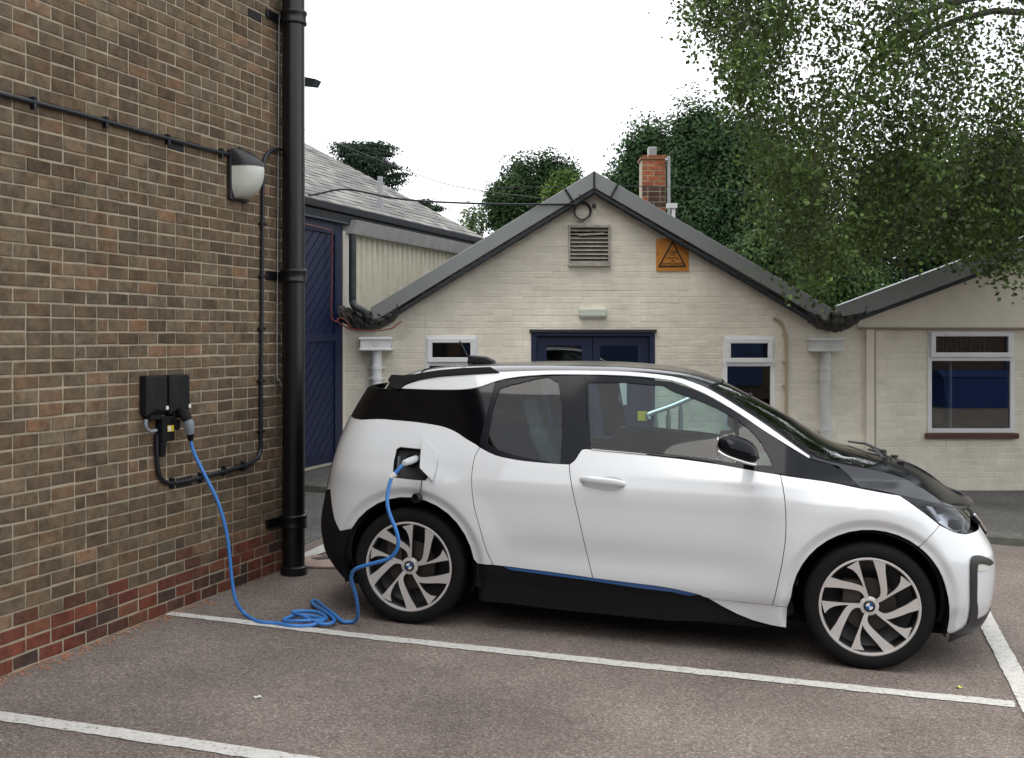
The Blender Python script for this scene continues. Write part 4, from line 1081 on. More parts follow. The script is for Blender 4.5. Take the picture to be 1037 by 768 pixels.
# thin sealing line between glass and white door
def strip(name, pts, r, mat, off=.004, parent=car, seg=6):
    pp = resample(smooth2(pts, 4)+[smooth2(pts, 4)[-1]], .03, False)
    for s in (1, -1):
        m = MB(); m.tube([Vector((lambda b: (b.x, b.y*s, b.z))(Mp(q[0], q[1], off))) for q in pp], r, seg); m.build(name, mat, parent)
strip('belt_seal', [A(710,267),A(800,275),A(922,289),B(60,248),B(140,260)], .0045, M['satin_black'], .002)
strip('belt_chrome', [A(716,270),A(760,274.5),A(820,280),A(858,284)], .002, M['alloy'], .005)
# hood side + headlight on the side surface
rail_h = [B(350,247),invp(849,469.5),invp(882,475.5),invp(905,481),invp(927.5,490.5),invp(952,507)]
hs = [B(356,252),B(415,268),B(440,290),B(464,314),B(510,322),Cc(450,391),Cc(600,424),Cc(750,459),Cc(850,484),Cc(905,499)]+[invp(975,516.5)]+smooth2(rail_h, 3)[::-1]
panel('bonnet_side', hs, M['roof_black'], off=0, side='both', gap=.001)
hl = smooth2([Cc(458,396),Cc(600,427),Cc(750,462),Cc(850,487),Cc(900,502)], 3)+[Cc(912,560),Cc(905,618),Cc(880,644)]+[Cc(810,630),Cc(718,586),Cc(640,524),Cc(540,450)]
hx0 = panel('headlight', hl, M['lens'], off=.001, side='pair', gap=.001, thick=.02)
bk = panel('headlight_housing', hl, M['gloss_black'], off=-.035, side='pair', gap=.002, thick=.02, parent=car)
for o_ in bk: o_.parent = hx0[0] if o_ is bk[0] else hx0[1]
refl = [Cc(690,520),Cc(760,500),Cc(850,520),Cc(890,545),Cc(885,610),Cc(850,625),Cc(790,600),Cc(730,560)]
rf_ = panel('reflector', refl, P('reflector', (.55,.57,.6), .18, .9), off=-.028, side='pair', gap=0, thick=.02, step=.012)
for o_, s_ in zip(rf_, (0, 1)): o_.parent = hx0[s_]
rf2 = panel('projector', [Cc(800,545),Cc(870,545),Cc(880,600),Cc(840,612),Cc(800,585)], M['gloss_black'], off=-.02, side='pair', gap=0, thick=.01, step=.01)
for o_, s_ in zip(rf2, (0, 1)): o_.parent = hx0[s_]
rf3 = panel('daylight_blade', [Cc(640,455),Cc(670,462),Cc(735,555),Cc(715,560)], P('drl', (.4,.42,.44), .3), off=-.01, side='pair', gap=0, thick=.01, step=.01)
for o_, s_ in zip(rf3, (0, 1)): o_.parent = hx0[s_]
# grille and kidney surrounds on the nose
gk = Cc(912,500)
kid = [(Cc(915,505)[0], .83),(pe(.82)-.03,.825),(pe(.7)-.03,.66),(Cc(915,640)[0]+.02,.665),(Cc(912,610)[0],.70)]
print('kidney', kid, 'headlight', Cc(900,502), Cc(880,644))
# ---- car, continued: top surfaces, wheels, cabin, details -----------------------------------------
def ringwall(name, loop, o1, o2, mat, parent):
    L = resample(loop, .02); m = MB()
    a = m.add([Mp(q[0], q[1], o1) for q in L]); b = m.add([Mp(q[0], q[1], o2) for q in L])
    for i in range(len(L)): j = (i+1) % len(L); m.face((a+i, a+j, b+j, b+i))
    return m.build(name, mat, parent)
prt = panel('charge_port', port, M['satin_black'], off=-.05, side='near', gap=-.006, thick=.01)
ringwall('port_surround', port, -.008, -.055, M['satin_black'], prt)
pc_ = Mp(*E_(305, 215), -.045); pn = Mp(*E_(305,215), 0, True)[1]
m = MB(); m.lathe([(0,.0),(.034,.0),(.036,.028),(.029,.030),(.027,.012),(0,.012)], pc_, pn, 20); m.build('socket', M['matt_black'], prt)
m = MB(); m.box(Mp(*E_(195,250), -.02), (.006,.03,.085)); m.build('port_latch', M['plug_grey'], prt)
flap = smooth2([E_(414,42),E_(480,95),E_(540,152),E_(544,215),E_(528,300),E_(503,402),E_(452,356),E_(394,298),E_(400,200)], 1)
panel('charge_flap', flap, M['white_paint'], off=.022, side='near', gap=0, thick=.007, step=.012)
m = MB(); m.tube([Mp(*E_(405,395),.004), Mp(*E_(404,440),.012), Mp(*E_(398,490),.02)], .003, 6); c = Mp(*E_(392,532), .03)
m.lathe([(0,-.006),(.026,-.006),(.028,.012),(.028,.03),(.022,.03),(.020,.008),(0,.008)], c, Vector((-.5,-1,0)), 18); m.build('port_cap', M['satin_black'], car)
# rail curve -> top surface
rail = strip_top+rail_h[1:]+[invp(966,512.5), invp(974,516)]
rs_ = smooth2(rail, 6)
RA = [Mp(p, z) for p, z in rs_]
xs_ = [a.x for a in RA]
def railx(u):       # index in rs_ whose projection is nearest to u
    return min(range(len(RA)), key=lambda i: abs(proj(cw(RA[i]))[0]-u))
crown = pchip([-.5,-.3,.3,1.2,1.7,2.1,2.35,2.6,2.9,3.1,3.3], CR)
bow = pchip([-.5,-.2,.4,1.2,1.7,2.1,2.35,2.6,2.9,3.1,3.2], BW)
def T(i, s, off=0):
    i = min(max(i, 0), len(RA)-1); k = int(i); f = i-k; a = RA[k]*(1-f)+RA[min(k+1, len(RA)-1)]*f
    x = a.x+bow(a.x)*(1-s*s); ex = 7-4.2*sst(2.2, 2.6, a.x); z = a.z+crown(a.x)*(1-abs(s)**ex)
    return Vector((x, a.y*-1*s, z))      # s=-1 near (y negative)
def Tn(i, s):
    du = T(i+.4, s)-T(i-.4, s); dv = T(i, min(1, s+.01))-T(i, max(-1, s-.01)); n = du.cross(dv)
    n.normalize(); return n if n.z > 0 else -n
def top(name, i0, i1, s0, s1, mat, ni=None, ns=40, off=0, parent=car, s0b=None, s1b=None, thick=0, cy=1.0):
    ni = ni or max(4, int((i1-i0)*1.5)); V = []; N = []; Fc = []
    for a in range(ni+1):
        f = a/ni; i = i0+(i1-i0)*f; sa = s0+((s0b if s0b is not None else s0)-s0)*f; sb_ = s1+((s1b if s1b is not None else s1)-s1)*f
        for b in range(ns+1):
            s = sa+(sb_-sa)*b/ns; n = Tn(i, s); V.append(T(i, s)+n*off); N.append(n)
    for a in range(ni):
        for b in range(ns):
            k = a*(ns+1)+b; Fc.append((k, k+1, k+ns+2, k+ns+1))
    if thick:
        o = len(V)
        V += [v-n*thick for v, n in zip(V[:o], N[:o])]; N += [-n for n in N[:o]]; Fc += [tuple(o+q for q in f[::-1]) for f in Fc]
        bd = [b for b in range(ns+1)]+[a*(ns+1)+ns for a in range(1, ni+1)]+[ni*(ns+1)+b for b in range(ns-1, -1, -1)]+[a*(ns+1) for a in range(ni-1, 0, -1)]
        ctr = sum((V[q] for q in bd), Vector())/len(bd)
        e = len(V)
        for q in bd: V.append(V[q]); N.append((V[q]-ctr).normalized())
        for q in bd: V.append(V[q+o]); N.append((V[q]-ctr).normalized())
        L = len(bd)
        for q in range(L): r = (q+1) % L; Fc.append((e+q, e+r, e+L+r, e+L+q))
    me = bpy.data.meshes.new(name); me.from_pydata([tuple(v) for v in V], [], Fc)
    bm = bmesh.new(); bm.from_mesh(me)
    for f in bm.faces:
        av = Vector((0,0,0))
        for vv in f.verts: av += N[vv.index]
        if f.normal.dot(av) < 0: f.normal_flip()
    bm.to_mesh(me); bm.free()
    me.polygons.foreach_set('use_smooth', [True]*len(me.polygons)); me.normals_split_custom_set_from_vertices([tuple(n) for n in N])
    return link(name, me, mat, parent)
iH = railx(715); iC = railx(872); iE = len(RA)-1; iR = railx(425)
if 'DBG' in globals():
    for u, v in ((398,379),(430,374),(472,369.5),(554,366.4),(632,368.7),(690,375),(717,379.6),(774,409),(842,443),(881,458.5),(902.5,468),(927.5,476),(949.4,485),(968,495.5),(985,509)):
        best = None
        for i in range(len(RA)):
            for j in range(-20, 21):
                q = proj(cw(T(i, j/20)))
                if abs(q[0]-u) < 4 and (best is None or q[1] < best[1]): best = (q[0], q[1], i, j/20, T(i, j/20).x)
        print('top', u, v, best and '%.1f %.1f s %.2f x %.2f' % (best[0], best[1], best[3], best[4]))
roof = top('roof', 0, iH, -1, 1, M['roof_black'], thick=.02)
H_ = lambda x, y: invp(375+x/6.822, 350+y/6.822)
sp = [H_(150,208),H_(128,240),H_(145,290),H_(180,306),H_(205,303),H_(260,260),H_(350,237),H_(480,217),H_(640,205),H_(890,190),H_(830,156),H_(640,163),H_(480,177),H_(390,190),H_(310,205),H_(230,212)]
panel('spoiler_side', sp, M['matt_black'], off=.013, side='pair', gap=0, step=.012, thick=.02)
top('rear_spoiler', 0, iR*.9, -.94, .94, M['roof_black'], off=.006, thick=.014)
ws = top('windscreen', iH+.6, iC, -.90, .90, M['screen'], off=-.004, s0b=-.965, s1b=.965, thick=.004)
for sg_ in (-1, 1):
    a_, b_ = (-1, -.895) if sg_ < 0 else (.895, 1); a2, b2 = (-1, -.96) if sg_ < 0 else (.96, 1)
    top('windscreen_pillar', iH, iC, a_, b_, M['roof_black'], ns=4, s0b=a2, s1b=b2, thick=.03)
m = MB()
for s in (-1, 1):
    m.tube([T(iH+.3+(iC-iH-.3)*k/30, s*(.898+(.064)*k/30))+Vector((0,0,.001)) for k in range(31)], .005, 6)
m.tube([T(iH+.35, -0.9+1.8*k/30)+Vector((0,0,.0)) for k in range(31)], .005, 6)
m.build('windscreen_seal', M['matt_black'], ws)
top('cowl', iC-.3, iC+1.7, -1, 1, M['matt_black'], ni=3, off=-.012, thick=.02)
bonnet = top('bonnet', iC+1.6, iE, -1, 1, M['gloss_black'], thick=.012)
# spoiler lip closing the back of the roof above the rear window
m = MB(); n = 30; r0 = m.add([T(0, -1+2*k/n)+Vector((0,0,.004)) for k in range(n+1)]); r1 = m.add([T(0, (-1+2*k/n)*.97)+Vector((.02,0,-.075)) for k in range(n+1)]); r2 = m.add([T(3, (-1+2*k/n)*.95)+Vector((0,0,-.06)) for k in range(n+1)])
for a, b in ((r0, r1), (r1, r2)):
    for k in range(n): m.face((a+k, a+k+1, b+k+1, b+k), 0, True)
m.build('spoiler_lip', M['gloss_black'], car)
# rear window: from the spoiler down to the tailgate, wrapping round the back
A_sp = strip_top[0]
for s in (1,):
    zw0 = belt_r[0][1]+.012; zw1 = A_sp[1]
rw = []
N1 = 10
lowr = (pb(zw0)+.33, zw0)
rwp = [A(105,189), (pb(zw0)+.05, zw0), (pb(zw0)+.004, zw0), (pb(zw1)+.004, zw1-.005), (A_sp[0], A_sp[1]-.004), A(208,113), A(160,150)]
panel('rear_window', rwp, M['privacy'], off=-.004, side='both', gap=0)
# rear lamp cap that peeps past the corner
m = MB(); c = Mp(pb(1.02)+.12, 1.035, .012)
for sy in (1, -1): m.lathe([(0,.03),(.03,.022),(.045,0),(.03,-.02),(0,-.03)], (c.x, c.y*sy, c.z), (-.6,-.2*sy,.5), 14)
m.build('tailgate_badge', M['chrome'], ht[0])
# nose: kidney grille
kz0, kz1 = .695, .80
gp = [(pe(.8)-.30, kz1-.012),(pe(.8)-.002, kz1),(pe(.7)-.002, kz0-.02),(pe(.7)-.20, kz0-.028),(pe(.7)-.27, kz0+.01)]
gr = panel('kidney_grille', gp, M['gloss_black'], off=.012, side='pair', gap=.002, thick=.03)
gs = [(pe(.8)-.295, kz1-.014),(pe(.8)-.28, kz1-.012),(pe(.75)-.255, kz0+.05),(pe(.7)-.235, kz0-.010),(pe(.7)-.25, kz0-.005),(pe(.75)-.28, kz0+.05)]
for k_, o_ in enumerate(panel('grille_surround', gs, M['chrome'], off=.020, side='pair', gap=0, thick=.012, step=.01)): o_.parent = gr[k_]
gs2 = [(q[0]+.022, q[1]) for q in gs]
for k_, o_ in enumerate(panel('blue_accent', gs2, M['roundel_blue'], off=.018, side='pair', gap=0, thick=.012, step=.01)): o_.parent = gr[k_]
# inner shell, wheel wells, floor
core = [(pb(.9)+.03,.93)]+[(q[0], q[1]-.02) for q in belt_r[1:-1]]+[(q[0], q[1]-.03) for q in rdoor_top[1:-1]]+[(q[0], q[1]-.035) for q in fdoor_top[3:]]+[(wing_top[1][0], wing_top[1][1]-.04),(2.9,.80),(pe(.7)-.03,.68),(pe(.3)-.03,.26),(3.02,.22)]
core += arc(WBASE,.40,-15,195,20)+[(2.1,.20),(.5,.20)]+arc(0,.40,-15,195,20)+[(pb(.3)+.03,.24)]
panel('inner_shell', core, M['cabin_dark'], off=-.045, side='pair', gap=0, thick=.01, step=.05)
for hx in (0, WBASE):
    for s in (-1, 1):
        m = MB(); K = 28; a = [R(-18+216*k/K) for k in range(K+1)]
        r1 = m.add([(hx+.399*math.cos(t), s*.855, WR+.399*math.sin(t)) for t in a]); r2 = m.add([(hx+.399*math.cos(t), s*.50, WR+.399*math.sin(t)) for t in a])
        for k in range(K): m.face((r1+k, r1+k+1, r2+k+1, r2+k), 0, True)
        m.face([r2+k for k in range(K+1)])
        m.build('wheel_well', M['well'], car)
m = MB(); m.box2((-.42,-.58,.17), (3.00,.58,.24)); m.box2((.42,-.80,.168), (2.15,.80,.238)); m.build('underbody', M['well'], car)
m = MB(); m.box2((.38,-.74,.40), (2.2,.74,.44)); m.box2((-.45,-.70,.70),(.40,.70,.74)); m.build('cabin_floor', M['cabin_dark'], car)
# wheels
def build_wheel(w_, rot, s, hx, nm_='wheel'):
    """s=-1 near side; origin at hub centre, axis along y"""
    yo = s*HUBY; e = Matrix.Translation((hx, yo, WR))
    pts = [(.262,-.006),(.268,.004),(.285,.010),(.305,.012),(.325,.008),(.338,-.004),(.3455,-.022),(.3475,-.05),(.348,-w_/2-.02),(.3475,-w_+.02),(.340,-w_+.006),(.30,-w_),(.262,-w_+.006)]
    m = MB(); m.lathe([(r*WR/.348, h) for r, h in pts], (0,0,0), (0,s,0), 72)
    # tread grooves: thin dark rings are part of the profile
    ty = m.build(nm_, M['rubber'], car); ty.location = (hx, yo, WR)
    m = MB(); m.lathe([(.262,-.006),(.255,-.012),(.243,-.02),(.236,-.05),(.232,-w_+.02),(.262,-w_+.005)], (0,0,0), (0,s,0), 64)
    m.lathe([(.0,-.115),(.17,-.115),(.232,-.09)], (0,0,0), (0,s,0), 40); m.build('rim_barrel', M['alloy_dark'], ty)
    m = MB(); m.lathe([(.262,-.006),(.2615,.004),(.257,.006),(.249,.003),(.246,-.010),(.250,-.02)], (0,0,0), (0,s,0), 72)
    # spokes, in wheel-face coordinates (X to the right as seen from outside, Y up); traced for the front wheel
    Z4 = lambda pts_: [((x-442)/1085, -(y-403)/1085) for x, y in pts_]
    LA = Z4([(428,362),(424,345),(412,312),(400,282),(388,255),(370,225),(345,200),(308,186)]); RAA = Z4([(438,360),(434,345),(424,312),(413,282),(404,255),(394,222),(383,188),(370,142)])
    LB = Z4([(458,372),(478,360),(494,346),(502,326),(500,298),(490,255),(477,205),(450,132)]); RB = Z4([(474,388),(505,372),(524,352),(536,330),(537,300),(531,250),(523,205),(519,140)])
    def zface(r): return .002-.022*(1-min(1, r/.25))**1.4
    for k in range(5):
        for Lq, Rq in ((LA, RAA), (LB, RB)):
            th = R(72*k)+rot; ct, st_ = math.cos(th), math.sin(th)
            def tr3(q_):
                o_ = []
                for (x, y) in q_:
                    X = x*ct-y*st_; Y = x*st_+y*ct; o_.append((X if s < 0 else -X, Y, zface(math.hypot(x, y))))
                return o_
            left0 = tr3(Lq); right0 = tr3(Rq)
            # strip mesh: split along the length
            def rs2(L_, n_):
                o_ = []
                for i in range(n_):
                    f = i*(len(L_)-1)/(n_-1); a_ = int(f); b_ = min(a_+1, len(L_)-1); t = f-a_; o_.append(tuple(L_[a_][c]*(1-t)+L_[b_][c]*t for c in range(3)))
                return o_
            left = rs2(left0, 16); right = rs2(right0, 16)
            tl = m.add([(a, s*h, b) for a, b, h in left]); tr_ = m.add([(a, s*h, b) for a, b, h in right])
            dl = m.add([(a, s*(h-.030), b) for a, b, h in left]); dr_ = m.add([(a, s*(h-.030), b) for a, b, h in right])
            for i in range(15):
                m.face((tl+i, tl+i+1, tr_+i+1, tr_+i), 0); m.face((tl+i, dl+i, dl+i+1, tl+i+1), 1); m.face((tr_+i, tr_+i+1, dr_+i+1, dr_+i), 1)
    m.lathe([(.050,-.04),(.050,-.018),(.044,-.0155),(.030,-.0135),(0,-.013)], (0,0,0), (0,s,0), 28)
    m.build('rim', [M['alloy'], M['alloy_dark']], ty)
    m = MB(); m.lathe([(0,-.008),(.028,-.008),(.031,-.011),(.031,-.02)], (0,0,0), (0,s,0), 28); hc = m.build('hub_cap', M['satin_black'], ty)
    m = MB()
    for qd in range(4):
        a0 = math.pi/2*qd+rot*.5; m.poly([(0, s*-.0065, 0)]+[(.019*math.cos(a0+math.pi/2*i/6), s*-.0065, .019*math.sin(a0+math.pi/2*i/6)) for i in range(7)], qd % 2)
    m.build('roundel', [M['roundel_blue'], M['roundel_white']], hc)
    m = MB(); m.lathe([(.05,-.062),(.142,-.062),(.142,-.074),(.05,-.074)], (0,0,0), (0,s,0), 40); m.box((-.10 if hx < 1 else -.09, s*-.055, .07), (.09,.05,.12)); m.build('brake_disc', M['disc'], ty)
    # wheel bolts
    m = MB()
    for k in range(5):
        a = 2*math.pi*k/5+.3; m.lathe([(0,-.028),(.009,-.028),(.009,-.05)], (.056*math.cos(a), 0, .056*math.sin(a)), (0,s,0), 8)
    m.build('bolt_ring', M['alloy_dark'], ty)
    return ty
def wrot(dx, dy): return math.atan2(dy, dx)
build_wheel(.165, R(-20), -1, 0); build_wheel(.150, 0, -1, WBASE); build_wheel(.165, R(40), 1, 0); build_wheel(.150, R(10), 1, WBASE)
# door handles
def handle(px_, parent, s=1):
    base = smooth2([A(737,368),A(745,348),A(770,342),A(795,352),A(800,370),A(785,380),A(760,380),A(742,374)], 2)
    return base
hb = smooth2([A(690,352),A(735,345),A(760,340),A(790,346),A(799,358),A(797,370),A(770,378),A(735,374),A(692,364)], 2)
for o_, pr_ in zip(panel('handle_recess_shade', hb, P('paint_shade', (.50,.52,.53), .4), off=.0015, side='pair', gap=0, thick=.002, step=.012), (fdn, fdf)): o_.parent = pr_  # shade of the recess laid on as a greyer patch, not hollowed
for s_, pr_ in ((1, fdn), (-1, fdf)):
    m = MB(); n = 14; pts = []; rr = []
    for i in range(n+1):
        f = i/n; q = A(688+(799-688)*f, 348+ (360-348)*f); o_ = Mp(q[0], q[1], .004+.030*min(1, 5*min(f, 1-f))**.6); pts.append(Vector((o_.x, o_.y*s_, o_.z))); rr.append(.0135+.004*math.sin(math.pi*f))
    n0 = len(m.v); m.tube(pts, rr, 14)
    c = sum(pts, Vector())/len(pts)
    # flatten across the door: thin plate, taller than thick
    ring = 14; out = []
    for i, p in enumerate(pts):
        for k in range(ring):
            v = Vector(m.v[i*ring+k]); d = v-p; out.append(tuple(p+Vector((d.x, d.y*.55, d.z*1.15))))
    m.v = out
    m.build('door_handle', M['white_paint'], pr_)
# mirror
def mirror(s):
    hubm = Mp(*B(215,268), 0); b0 = invp(0, 0) if False else None
    o = CM.inverted() @ at(748, 457, 5.72)
    m = MB(); n1 = 18; n2 = 12; rings = []
    c = Vector((o.x, o.y, o.z))
    L, H_, W_ = .105, .078, .115
    for i in range(n1+1):
        t = -1+2*i/n1; xx = t*L
        rr = (1-abs(t)**2.6)**.5 if abs(t) < 1 else 0
        if t < 0: rr = max(rr, .80*(1-(abs(t))**8)**.5)
        rings.append(m.add([(c.x+xx, (c.y+W_*rr*math.cos(a)*.75), c.z-.028*t+H_*rr*(math.sin(a))*(1.0 if math.sin(a) > 0 else .62)) for a in [2*math.pi*k/n2 for k in range(n2)]]))
    for a, b in zip(rings, rings[1:]):
        for k in range(n2): j = (k+1) % n2; m.face((a+k, a+j, b+j, b+k), 0, True)
    if s < 0: m.v = [(x, -y, z) for x, y, z in m.v]
    sh = m.build('mirror', M['gloss_black'], car)
    sh.modifiers.clear(); sb2 = sh.modifiers.new('sub', 'SUBSURF'); sb2.levels = 1; sb2.render_levels = 2
    m = MB()
    pts = [(c.x-.098, c.y-.078, c.z+.002),(c.x-.06, c.y-.092, c.z-.018),(c.x-.0, c.y-.094, c.z-.036),(c.x+.06, c.y-.083, c.z-.052),(c.x+.088, c.y-.065, c.z-.056)]
    pts = curve_pts(pts, 4); m.tube([(x, y if s > 0 else -y, z) for x, y, z in pts], .0065, 8); m.build('mirror_trim', M['alloy'], sh)
    m = MB(); e = Mp(*B(235,272), 0)
    m.tube([(c.x+.02, (c.y+.02)*s, c.z-.03), (c.x+.05, (e.y+.03)*s, c.z-.075)], [.035,.03], 10); m.build('mirror_stalk', M['gloss_black'], sh)
    m = MB(); m.lathe([(0,0),(.060,0),(.058,.004),(0,.004)], (c.x-.102, c.y*s, c.z+.008), (-1,0,0), 20); m.build('mirror_glass', M['chrome'], sh)
mirror(1); mirror(-1)
# aerial fin with whip
o = None
def topat(u, v, ytar=0.0):
    q0 = CM.inverted() @ Vector((0,0,EYE)); q1 = CM.inverted() @ at(u, v, 7); d = q1-q0; t = (ytar-q0.y)/d.y; return q0+d*t
b1 = topat(474, 367); b2 = topat(502, 364)
zr_ = T(railx(480), 0).z
m = MB(); x0, x1 = b1.x, b2.x; prof = [(x0-.005, zr_-.01), (x0+.012, zr_+.048), (x1-.06, zr_+.043), (x1-.01, zr_+.022), (x1+.01, zr_-.01)]
m.prism([(a, -.028, b) for a, b in prof], (0,.056,0)); fn = m.build('aerial_fin', M['satin_black'], car, bevel=.012)
w0 = topat(475, 364); w1 = topat(465.5, 345.5); m = MB(); m.tube([w0, w1], [.006,.0055], 8); m.build('aerial_whip', M['satin_black'], fn)
# wipers and washer jets
m = MB()
for (s_, k1) in ((.25,1), (-.45,1)):
    a = T(iC+.8, s_)+Vector((0,0,.012)); b = T(iC-3, s_+.45)+Vector((0,0,.02)); m.tube([a, a*.5+b*.5+Vector((0,0,.02)), b], [.014,.008,.006], 8); m.lathe([(0,.03),(.02,.026),(.024,0)], a+Vector((0,0,-.01)), (0,0,1), 12)
m.build('wiper', M['satin_black'], car)
m = MB()
for s_ in (-.25, .3): m.box(T(iC+4, s_)+Vector((0,0,.008)), (.04,.05,.014))
m.build('washer_jet', M['satin_black'], bonnet, bevel=.004)
# cabin: seats, dash, wheel
def rounded_slab(m, pts, y0, y1): m.prism([(x, y0, z) for x, z in pts], (0, y1-y0, 0))
for y_ in (-.37, .37):
    m = MB(); rounded_slab(m, [(.86,.60),(.82,.66),(1.34,.70),(1.38,.64),(1.34,.58)], y_-.24, y_+.24)
    o = m.build('front_seat', M['cabin'], car, bevel=.05)
    m = MB(); rounded_slab(m, [(.90,.62),(.62,1.14),(.66,1.17),(.74,1.14),(1.02,.66)], y_-.22, y_+.22); m.build('backrest', M['cabin'], o, bevel=.045)
    m = MB(); rounded_slab(m, [(.63,1.10),(.56,1.30),(.59,1.33),(.65,1.32),(.72,1.12)], y_-.13, y_+.13); m.build('headrest', M['cabin'], o, bevel=.03)
m = MB(); rounded_slab(m, [(.10,.72),(-.08,1.12),(.0,1.14),(.22,.76)], -.62, .62); rounded_slab(m, [(.1,.66),(.1,.76),(.6,.78),(.6,.62)], -.6, .6); m.build('rear_seat', M['cabin'], car, bevel=.04)
m = MB(); rounded_slab(m, [(1.78,.84),(1.80,.93),(1.92,.975),(2.25,.985),(2.62,.95),(2.62,.80),(1.95,.72)], -.72, .72); m.build('dashboard', P('dash', (.16,.19,.19), .7), car, bevel=.02)
m = MB(); c = Vector((1.74,-.37,.95)); ax = Vector((-.9,0,.42)).normalized(); u_ = Vector((0,1,0)); w_ = ax.cross(u_)
m.tube([c+(u_*math.cos(t)+w_*math.sin(t))*.175 for t in [2*math.pi*k/32 for k in range(33)]], .016, 10, caps=False)
for t in (0, math.pi, 1.5*math.pi): m.tube([c-ax*.03, c+(u_*math.cos(t)+w_*math.sin(t))*.17], .014, 8)
m.lathe([(0,.02),(.06,.012),(.07,-.02),(.03,-.16)], c, ax, 16); m.build('steering_wheel', M['cabin'], car)
m = MB(); m.tube([(1.86,.0,1.33),(1.9,0,1.40)], .01, 6); m.box((1.84,0,1.32), (.03,.22,.06)); m.build('rear_view_mirror', M['cabin_dark'], car, bevel=.01)
# ------------------------------------------------------------------ charging cable
L = lambda x, y: (160+x/2.954, 400+y/2.954)
def cabpt(x, y, mode, k=0):
    u, v = L(x, y)
    if mode == 'w': return onplane(u, v, WC, k)
    if mode == 'g': return ground(u, v, .012+k)
    return at(u, v, k)
gr_ = ground(*L(262,665)).y; w0_ = onplane(*L(97,135), WC, .13).y
pts = [cabpt(97,130,'w',.13)]
seq = [(103,160),(115,190),(145,250),(175,310),(195,370),(208,430),(215,490),(222,560),(234,618)]
for i, (x, y) in enumerate(seq):
    f = ((i+1)/(len(seq)+1))**1.5; pts.append(cabpt(x, y, 'd', w0_*(1-f)+gr_*f))
pts += [cabpt(262,663,'g',.0), cabpt(300,684,'g'), cabpt(350,689,'g'), cabpt(400,697,'g'), cabpt(450,697,'g'), cabpt(485,692,'g',.01), cabpt(497,684,'g',.012), cabpt(470,675,'g',.01), cabpt(420,671,'g',.012),
        cabpt(385,676,'g',.004), cabpt(378,684,'g',.004), cabpt(410,690,'g',.014), cabpt(460,690,'g',.016), cabpt(503,683,'g',.012), cabpt(480,668,'g',.02), cabpt(430,663,'g',.02), cabpt(402,668,'g',.02), cabpt(430,680,'g',.026), cabpt(490,697,'g',.01), cabpt(525,692,'g',.012), cabpt(520,676,'g',.012),
        cabpt(490,655,'g',.012), cabpt(466,640,'g',.012), cabpt(460,630,'g',.012), cabpt(474,628,'g',.012), cabpt(500,650,'g',.014), cabpt(525,672,'g',.022), cabpt(552,686,'g',.004)]
gY = ground(*L(580,686)).y
pts += [cabpt(580,686,'g',.002), cabpt(594,672,'d',gY-.02), cabpt(598,650,'d',gY-.08), cabpt(593,605,'d',gY-.16), cabpt(581,565,'d',gY-.24), cabpt(578,543,'d',gY-.28), cabpt(590,522,'d',gY-.32), cabpt(630,508,'d',gY-.36), cabpt(688,491,'d',gY-.40), cabpt(712,468,'d',gY-.42),
        cabpt(719,440,'d',gY-.43), cabpt(712,405,'d',gY-.43), cabpt(694,360,'d',gY-.42), cabpt(686,325,'d',gY-.41), cabpt(689,285,'d',gY-.39), cabpt(700,248,'d',gY-.37), cabpt(722,220,'d',gY-.36), cabpt(738,204,'d',gY-.345)]
cb = empty('charging_cable', pts[12], 'bright blue charging cable looping along the ground from wall box to car', 'cable')
m = mk(pts[12]); m.tube(curve_pts(pts, 7), .0105, 10); m.build('flex', M['cable_blue'], cb)
# car end plug
pe_ = pts[-1]; po = cw(Mp(*E_(340,200), -.03))
m = mk(pts[12]); m.tube([pe_+(pe_-po)*.05, pe_, pe_*.55+po*.45, po], [.012,.017,.021,.020], 14); m.build('plug', P('plug_white', (.5,.52,.54), .4), cb)
q = cabpt(704,243,'d',gY-.37); 
m = mk(pts[12]); m.tube([q+Vector((-.014,0,-.008)), q+Vector((.012,0,.012))], [.0145,.0145], 8); m.box(q+Vector((-.015,-.004,-.012)), (.05,.004,.03), Matrix.Rotation(.5, 3, 'Y')); m.build('cable_tag', M['paper'], cb)
# wall end plug (dark neck, grey grip, dark strain relief)
h0 = onplane(184, 417, WC, .07); h1 = onplane(188.0, 421.5, WC, .13); h2 = onplane(191.5, 430, WC, .145); h3 = onplane(192.6, 439, WC, .14); h4 = onplane(193.1, 445.5, WC, .13)
m = mk(pts[12]); m.tube([h0, h1, h1*.5+h2*.5], [.030,.033,.028], 14); m.build('plug_neck', M['matt_black'], cb)
m = mk(pts[12]); m.tube([h1*.6+h2*.4, h2, h3], [.027,.030,.024], 14); m.build('plug_grip', M['plug_grey'], cb)
m = mk(pts[12]); m.tube([h3, h4], [.022,.016], 12); m.build('strain_relief', M['matt_black'], cb)
m = MB(); hh = onplane(178, 425, WC, .05); m.tube([hh, hh+Vector((0,0,-.06))], [.028,.022], 12); tag(m.build('socket_cap', M['matt_black'], None), 'black round socket cap dangling under the right charging box', 'cap')
